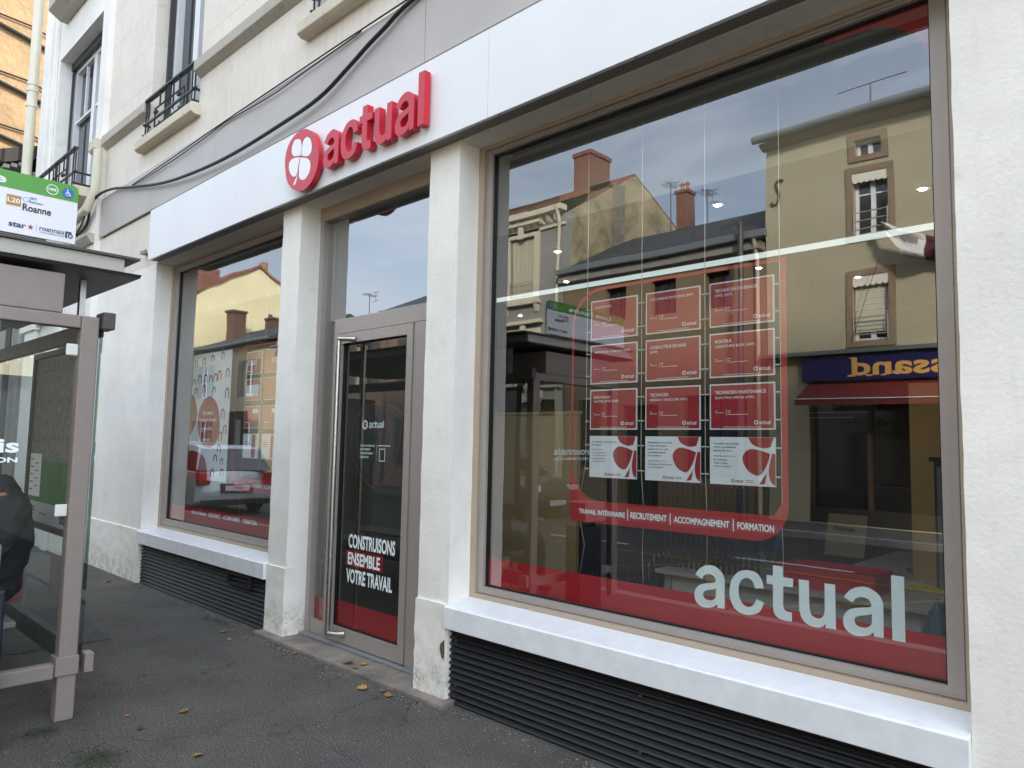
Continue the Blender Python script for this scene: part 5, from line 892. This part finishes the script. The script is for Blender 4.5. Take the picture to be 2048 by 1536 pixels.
for a in H[:2]:
    m = MB()
    for k in range(6): xa = a[0]+.02+k*(a[1]-a[0]-.04)/6; m.box(xa+.006, xa+(a[1]-a[0]-.04)/6-.006, Y0-.09, Y0-.06, a[2]+.05, a[3]-.05)
    m.build('folded_shutter', mat('pale_shutter', '#b9b39c', .6), T)
m = MB(); m.ring(-13.97, -12.76+.02, 0, 2.95, -13.75, -12.95, 0, 2.72, Y0+.001, Y0+.07); m.box(-14.05, -12.74, Y0+.001, Y0+.2, 3.05, 3.15); m.build('door_moulding', CRM2, T)
MB().box(-13.75, -12.95, Y0-.2, Y0-.15, .02, 2.3).box(-13.6, -13.4, Y0-.149, Y0-.13, .9, 2.1).box(-13.3, -13.1, Y0-.149, Y0-.13, .9, 2.1).build('door', mat('cream_door', '#b3a685', .5), T)
c = MB().box(-13.35, -12.72, -14.02, -13.06, 8.6, 10.02).box(-13.39, -12.68, -14.06, -13.02, 10.02, 10.14).build('chimney', BRK, T)
# pole in front of the slate-roofed house
t = thing('street_pole', 'dark steel street pole across the road before the slate-roofed house', 'pole', (-7.2, -11.3, 0)); MB().tube([(-7.25, -11.4, 0), (-7.25, -11.4, 1.1), (-7.25, -11.4, 1.15), (-7.25, -11.4, 6.35)], [.11, .11, .075, .06], 12).build('shaft', DKG, t, smooth=True); MB().tube([(-7.25, -11.4, 6.35), (-7.25, -11.4, 6.45)], [.075, .03], 12).build('cap', DKG, t)
# further houses down the far side
def plain_house(name, lab, x0, x1, z, ridge, m, roofm, dx=1.9, y0=Y0, depth=7, win=True, shut=None, gable=False):
    T = thing(name, lab, 'house', ((x0+x1)/2, y0-3, 0)); n = max(1, int((x1-x0)/dx)); H = []
    for k in range(n):
        c = x0+(k+.5)*(x1-x0)/n
        for zz in ([.8] + ([3.46] if z > 5 else []) + ([6.2] if z > 8 else [])): H.append((c-.5, c+.5, zz, zz+1.56))
    MB().wall(x0, x1, 0, z, y0-.3, y0, H if win else []).build('wall', m, T); MB().box(x0, x1, y0-depth, y0-.5, 0, z-.01).build('inner_wall', m, T)
    if win:
        for a in H: opp_window(T, *a, rec=.12, y=y0, shut=shut)
    r = (y0-depth/2); MB().prism([(y0+.4, z+.1), (r, ridge), (y0-depth-.3, z+.1), (y0-depth-.3, z-.03), (r, ridge-.16), (y0+.35, z-.02)], 'x', x0-.1, x1+.1).build('roof', roofm, T)
    MB().tube([(x0, y0+.42, z+.06), (x1, y0+.42, z+.06)], .07, 8).build('gutter', ZINC, T, smooth=True)
    if gable:
        for a in (x0, x1-.2): MB().prism([(y0-.31, z), (r, ridge-.16), (y0-depth, z)], 'x', a, a+.2).build('gable_wall', m, T)
    return T
CRW = stucco('cream_render', '#a99d80', .3, 0, False, .3, 20, .3); YEL = stucco('yellow_render', '#e4d8ac', .15, 0, False, .3, 12, .15); PNK = stucco('rose_render', '#b39a88', .3, 0, False, .3, 20, .3)
SH = mat('grey_shutter', '#6f7568', .6)
T = plain_house('rose_house', 'long low rose house with grey shutters between the grey and cream houses', -28.3, -20.9, 5.3, 6.6, PNK, SLATE, 2.1, shut=SH)
T = plain_house('narrow_house', 'narrow rendered house with small slate roof right beside the grey house', -20.7, -17.5, 5.9, 7.7, PNK, SLATE, 1.6, shut=SH, gable=True)
yagi('television_aerial', -24.2, -13.6, 5.8, 7.45, 'television aerial on the roof of the rose house'); 
T = plain_house('cream_house', 'cream house with grey shutters, dark roof and brick chimneys facing the left window', -37.8, -28.5, 5.72, 7.35, CRW, SLATE, 3.1, shut=SH)
MB().box(-32.7, -30.8, Y0+.001, Y0+.01, 0, 2.75).build('garage_opening', mat('black_hole', '#020203'), T)
for (x0, x1, y0, y1, z0, z1) in ((-37, -36.2, -14.35, -13.6, 6.2, 8.05), (-36.6, -35.8, -16.3, -15.6, 6.8, 7.85)): MB().box(x0, x1, y0, y1, z0, z1).box(x0-.06, x1+.06, y0-.06, y1+.06, z1, z1+.12).build('chimney', brick('old_brick', '#6e4436', '#4f3a34', '#6a5a50'), T)
T = thing('yellow_house', 'tall pale yellow house with blind gable rising behind the cream house', 'house', (-44, -16, 0))
MB().prism([(-12.2, 0), (-12.2, 8.9), (-13.4, 9.75), (-15.75, 11.0), (-17.6, 10.05), (-19, 9.3), (-19, 0)], 'x', -50, -38.0).build('wall', YEL, T); MB().prism([(-12.0, 8.85), (-15.75, 11.05), (-19.2, 9.2), (-19.2, 9.35), (-15.75, 11.2), (-12.0, 9.0)], 'x', -50.2, -37.9).build('roof', RTILE, T)
MB().box(-38.6, -38.05, -16.4, -16.0, 10.6, 11.45).build('chimney', mat('ochre_render', '#c39a62'), T); MB().box(-38.9, -38.05, -13.6, -12.7, 9.2, 10.5).build('chimney', BRK, T); MB().box(-37.999, -37.97, -16.75, -16.5, 8.3, 8.5).build('vent', mat('dark_vent', '#5a5648', .8), T)
plain_house('end_house', 'far white house closing the row beyond the yellow one', -66, -50.5, 8.6, 11, CRW, RTILE, 3, gable=True)
plain_house('beige_block', 'beige house with brown roof right of the tan house', 5.2, 18, 7.6, 9.4, CRW, RTILE, 2.6)
# bare street tree
def street_tree(x, y, h, lab, seed):
    random.seed(seed); T = thing('street_tree', lab, 'tree', (x, y, 0)); m = MB(); lf = MB()
    def grow(p, d, r, ln, lv):
        n = 5; pts = [p]; rs = [r]
        for k in range(n): d = (d+Vector((random.uniform(-1, 1), random.uniform(-1, 1), random.uniform(-.3, .7)))*.13).normalized(); p = p+d*(ln/n); pts.append(p); rs.append(max(.003, r*(1-.5*(k+1)/n)))
        m.tube(pts, rs, 8 if lv < 2 else 5)
        if lv >= 2:
            for q in pts[1:]:
                for _ in range(3 if lv > 2 else 1):
                    if random.random() < .75:
                        c = q+Vector([random.uniform(-.10, .10) for _ in range(3)]); s = random.uniform(.025, .05); a = Vector([random.uniform(-1, 1) for _ in range(3)]).normalized()*s; b = a.cross(Vector([random.uniform(-1, 1) for _ in range(3)])).normalized()*s*.7; lf.q([c-a, c+b, c+a, c-b], random.choice((0, 0, 1)))
        if lv < 4:
            for k in range((5, 4, 4, 3)[lv]):
                t = random.randint(2, n); dd = (d+Vector((random.uniform(-1, 1), random.uniform(-1, 1), random.uniform(-.1, .9)))*.75).normalized(); grow(pts[t], dd, rs[t]*.68, ln*random.uniform(.52, .72), lv+1)
    grow(Vector((x, y, -.02)), Vector((0, 0, 1)), .11, h*.45, 0)
    m.build('trunk', mat('grey_bark', '#4a4238', .9, .3, 20, .8, 30), T, smooth=True); lf.build('crown', [mat('dry_leaf', '#6a5a2e', .7), mat('dark_dry_leaf', '#3a3420', .7)], T)
street_tree(-15.6, -2.35, 6.8, 'thin street tree with a few dry leaves, on our pavement beyond the shelter', 5)
# ================================================================== CARS
TY = mat('tyre_rubber', '#141414', .8); RIM = mat('alloy_rim', '#9a9c9e', .35, metal=.8); CGL = mat('car_glass', '#12171a', .04, spec=1.0); LRED = mat('red_lamp', '#a01016', .2, coat=1); LWH = mat('clear_lamp', '#cfd4d6', .1, coat=1); PLT = mat('number_plate', '#dcdcd8', .5)
def car(x, y, fwd, paint, label, kind='hatch', plate='577', lamps=True):
    """car along x; fwd=+1 nose towards +x"""
    T = thing('parked_car', label, 'car', (x, y, -.12), 'cars parked along the street'); L_ = 4.05; Wd = .87; g = .02-.0; zr = -.12
    def X(a): return x+fwd*a
    side = [(-2.0, .30), (-2.03, .55), (-1.97, .80), (-1.90, .95), (-1.0, .98), (.75, .96), (1.35, .90), (1.85, .76), (2.0, .60), (2.03, .42), (1.98, .26), (-1.9, .24)]
    m = MB(); secs = [(-Wd, .90), (-Wd*.97, .96), (-Wd*.5, 1.0), (0, 1.01), (Wd*.5, 1.0), (Wd*.97, .96), (Wd, .90)]; n = len(side); base = 0
    for w, s in secs:
        sx_ = 1-.035*(abs(w)/Wd)**4*1.5
        for a, z in side: m.v.append((X(a*sx_), y+w*(1 if z < .9 else .95), zr+(z if z < .5 else .5+(z-.5)*s)))
    for i in range(len(secs)-1):
        for k in range(n): m.f.append((i*n+k, i*n+(k+1) % n, (i+1)*n+(k+1) % n, (i+1)*n+k)); m.m.append(0)
    m.f.append(tuple(range(n))); m.m.append(0); m.f.append(tuple(range((len(secs)-1)*n, len(secs)*n))); m.m.append(0)
    m.build('body', paint, T, bev=.03, smooth=True)
    prof = [(-1.93, .95), (-1.62, 1.40), (-1.3, 1.47), (-.2, 1.49), (.30, 1.42), (1.15, .94)]; m = MB()
    n = len(prof)
    for s, k2 in ((-1, 0), (1, 0)):
        for a, z in prof: m.v.append((X(a), y+s*(Wd*.93-(z-.94)*.32), zr+z))
    for k in range(n-1): m.f.append((k, k+1, n+k+1, n+k)); m.m.append(1 if k in (2,) else (0 if k in (0, 3, 4) else 1))
    m.m[-2] = 1; m.f.append(tuple(range(n))[::-1]); m.m.append(0); m.f.append(tuple(range(n, 2*n))); m.m.append(0)
    m.build('cabin', [CGL, paint], T, bev=.02)
    for s in (-1, 1):
        m = MB()
        for a0, z0, a1, z1 in ((-1.62, 1.40, -1.86, .96), (-.45, 1.48, -.40, .96), (.30, 1.42, 1.13, .95)):
            yy0 = y+s*(Wd*.93-(z0-.94)*.32+.004); yy1 = y+s*(Wd*.93-(z1-.94)*.32+.004); m.tube([(X(a0), yy0, zr+z0), (X(a1), yy1, zr+z1)], .03, 6)
        m.build('pillar', paint, T)
    for a in (-1.25, 1.28):
        for s in (-1, 1):
            w = MB(); yy = y+s*(Wd-.09); w.tube([(X(a), yy-.095, zr+.31), (X(a), yy-.07, zr+.31), (X(a), yy+.07, zr+.31), (X(a), yy+.095, zr+.31)], [.27, .31, .31, .27], 24); w = w.build('wheel', TY, T, smooth=True)
            r = MB(); e = yy+s*.097; r.tube([(X(a), e-.004*s, zr+.31), (X(a), e+.004*s, zr+.31)], .06, 12)
            for k in range(5): t_ = 2*pi*k/5; r.tube([(X(a), e, zr+.31), (X(a)+.2*cos(t_), e, zr+.31+.2*sin(t_))], .026, 6)
            rr_ = [(X(a)+.2*cos(2*pi*k/20), e, zr+.31+.2*sin(2*pi*k/20)) for k in range(21)]; r.tube(rr_, .014, 6); r.build('rim', RIM, w)
            MB().tube([(X(a)+.345*cos(radians(q)), y+s*(Wd-.004), zr+.32+.345*sin(radians(q))) for q in range(0, 181, 15)], .03, 6).build('wheel_arch', BLK, T)
    for s in (-1, 1):
        MB().box(X(-2.03), X(-1.86), y+s*Wd*.68, y+s*(Wd*.97), zr+.66, zr+.92).build('tail_light', LRED, T, bev=.02)
        MB().box(X(1.80), X(2.0), y+s*Wd*.60, y+s*Wd*.95, zr+.60, zr+.72).build('headlight', LWH, T, bev=.02)
        MB().box(X(.62), X(.80), y+s*Wd, y+s*(Wd+.16), zr+.93, zr+1.05).build('wing_mirror', paint, T, bev=.02)
    MB().box(X(-2.07), X(-2.02), y-Wd*.9, y+Wd*.9, zr+.23, zr+.35).build('bumper', BLK, T, bev=.015); MB().box(X(-2.046), X(-2.0), y-.36, y+.36, zr+.47, zr+.67).build('plate_recess', DKG, T, bev=.01); MB().box(X(2.0), X(2.06), y-Wd*.85, y+Wd*.85, zr+.24, zr+.40).build('bumper', BLK, T, bev=.015); MB().box(X(2.01), X(2.045), y-.4, y+.4, zr+.45, zr+.55).build('grille', BLK, T)
    for q in (-1, 1):
        xx = X(2.068*q if q > 0 else -2.052); zz = zr+(.30 if q > 0 else .52); p = MB().box(xx, xx+fwd*q*.012, y-.26, y+.26, zz, zz+.11).build('number_plate', PLT, T)
        if fwd*q > 0 and plate: t = MB(); text(t, plate, y-.09, y+.09, zz+.025, zz+.085, '+x', xx+.014, .01); t.build('plate_lettering', BLK, p)
    return T
def paint(n, c): return mat(n, c, .3, .05, 2, coat=1.0, metal=.3)
car(-17.0, -3.95, -1, paint('silver_paint', '#b8bcbf'), 'silver hatchback parked on our side beyond the bus shelter, tail towards the shop')
car(-12.6, -9.25, 1, paint('graphite_paint', '#3b4045'), 'graphite hatchback parked across the road before the grey house', plate='')
car(-31, -9.2, -1, paint('white_paint', '#c9cccb'), 'white hatchback parked far down the other side of the road', plate='')
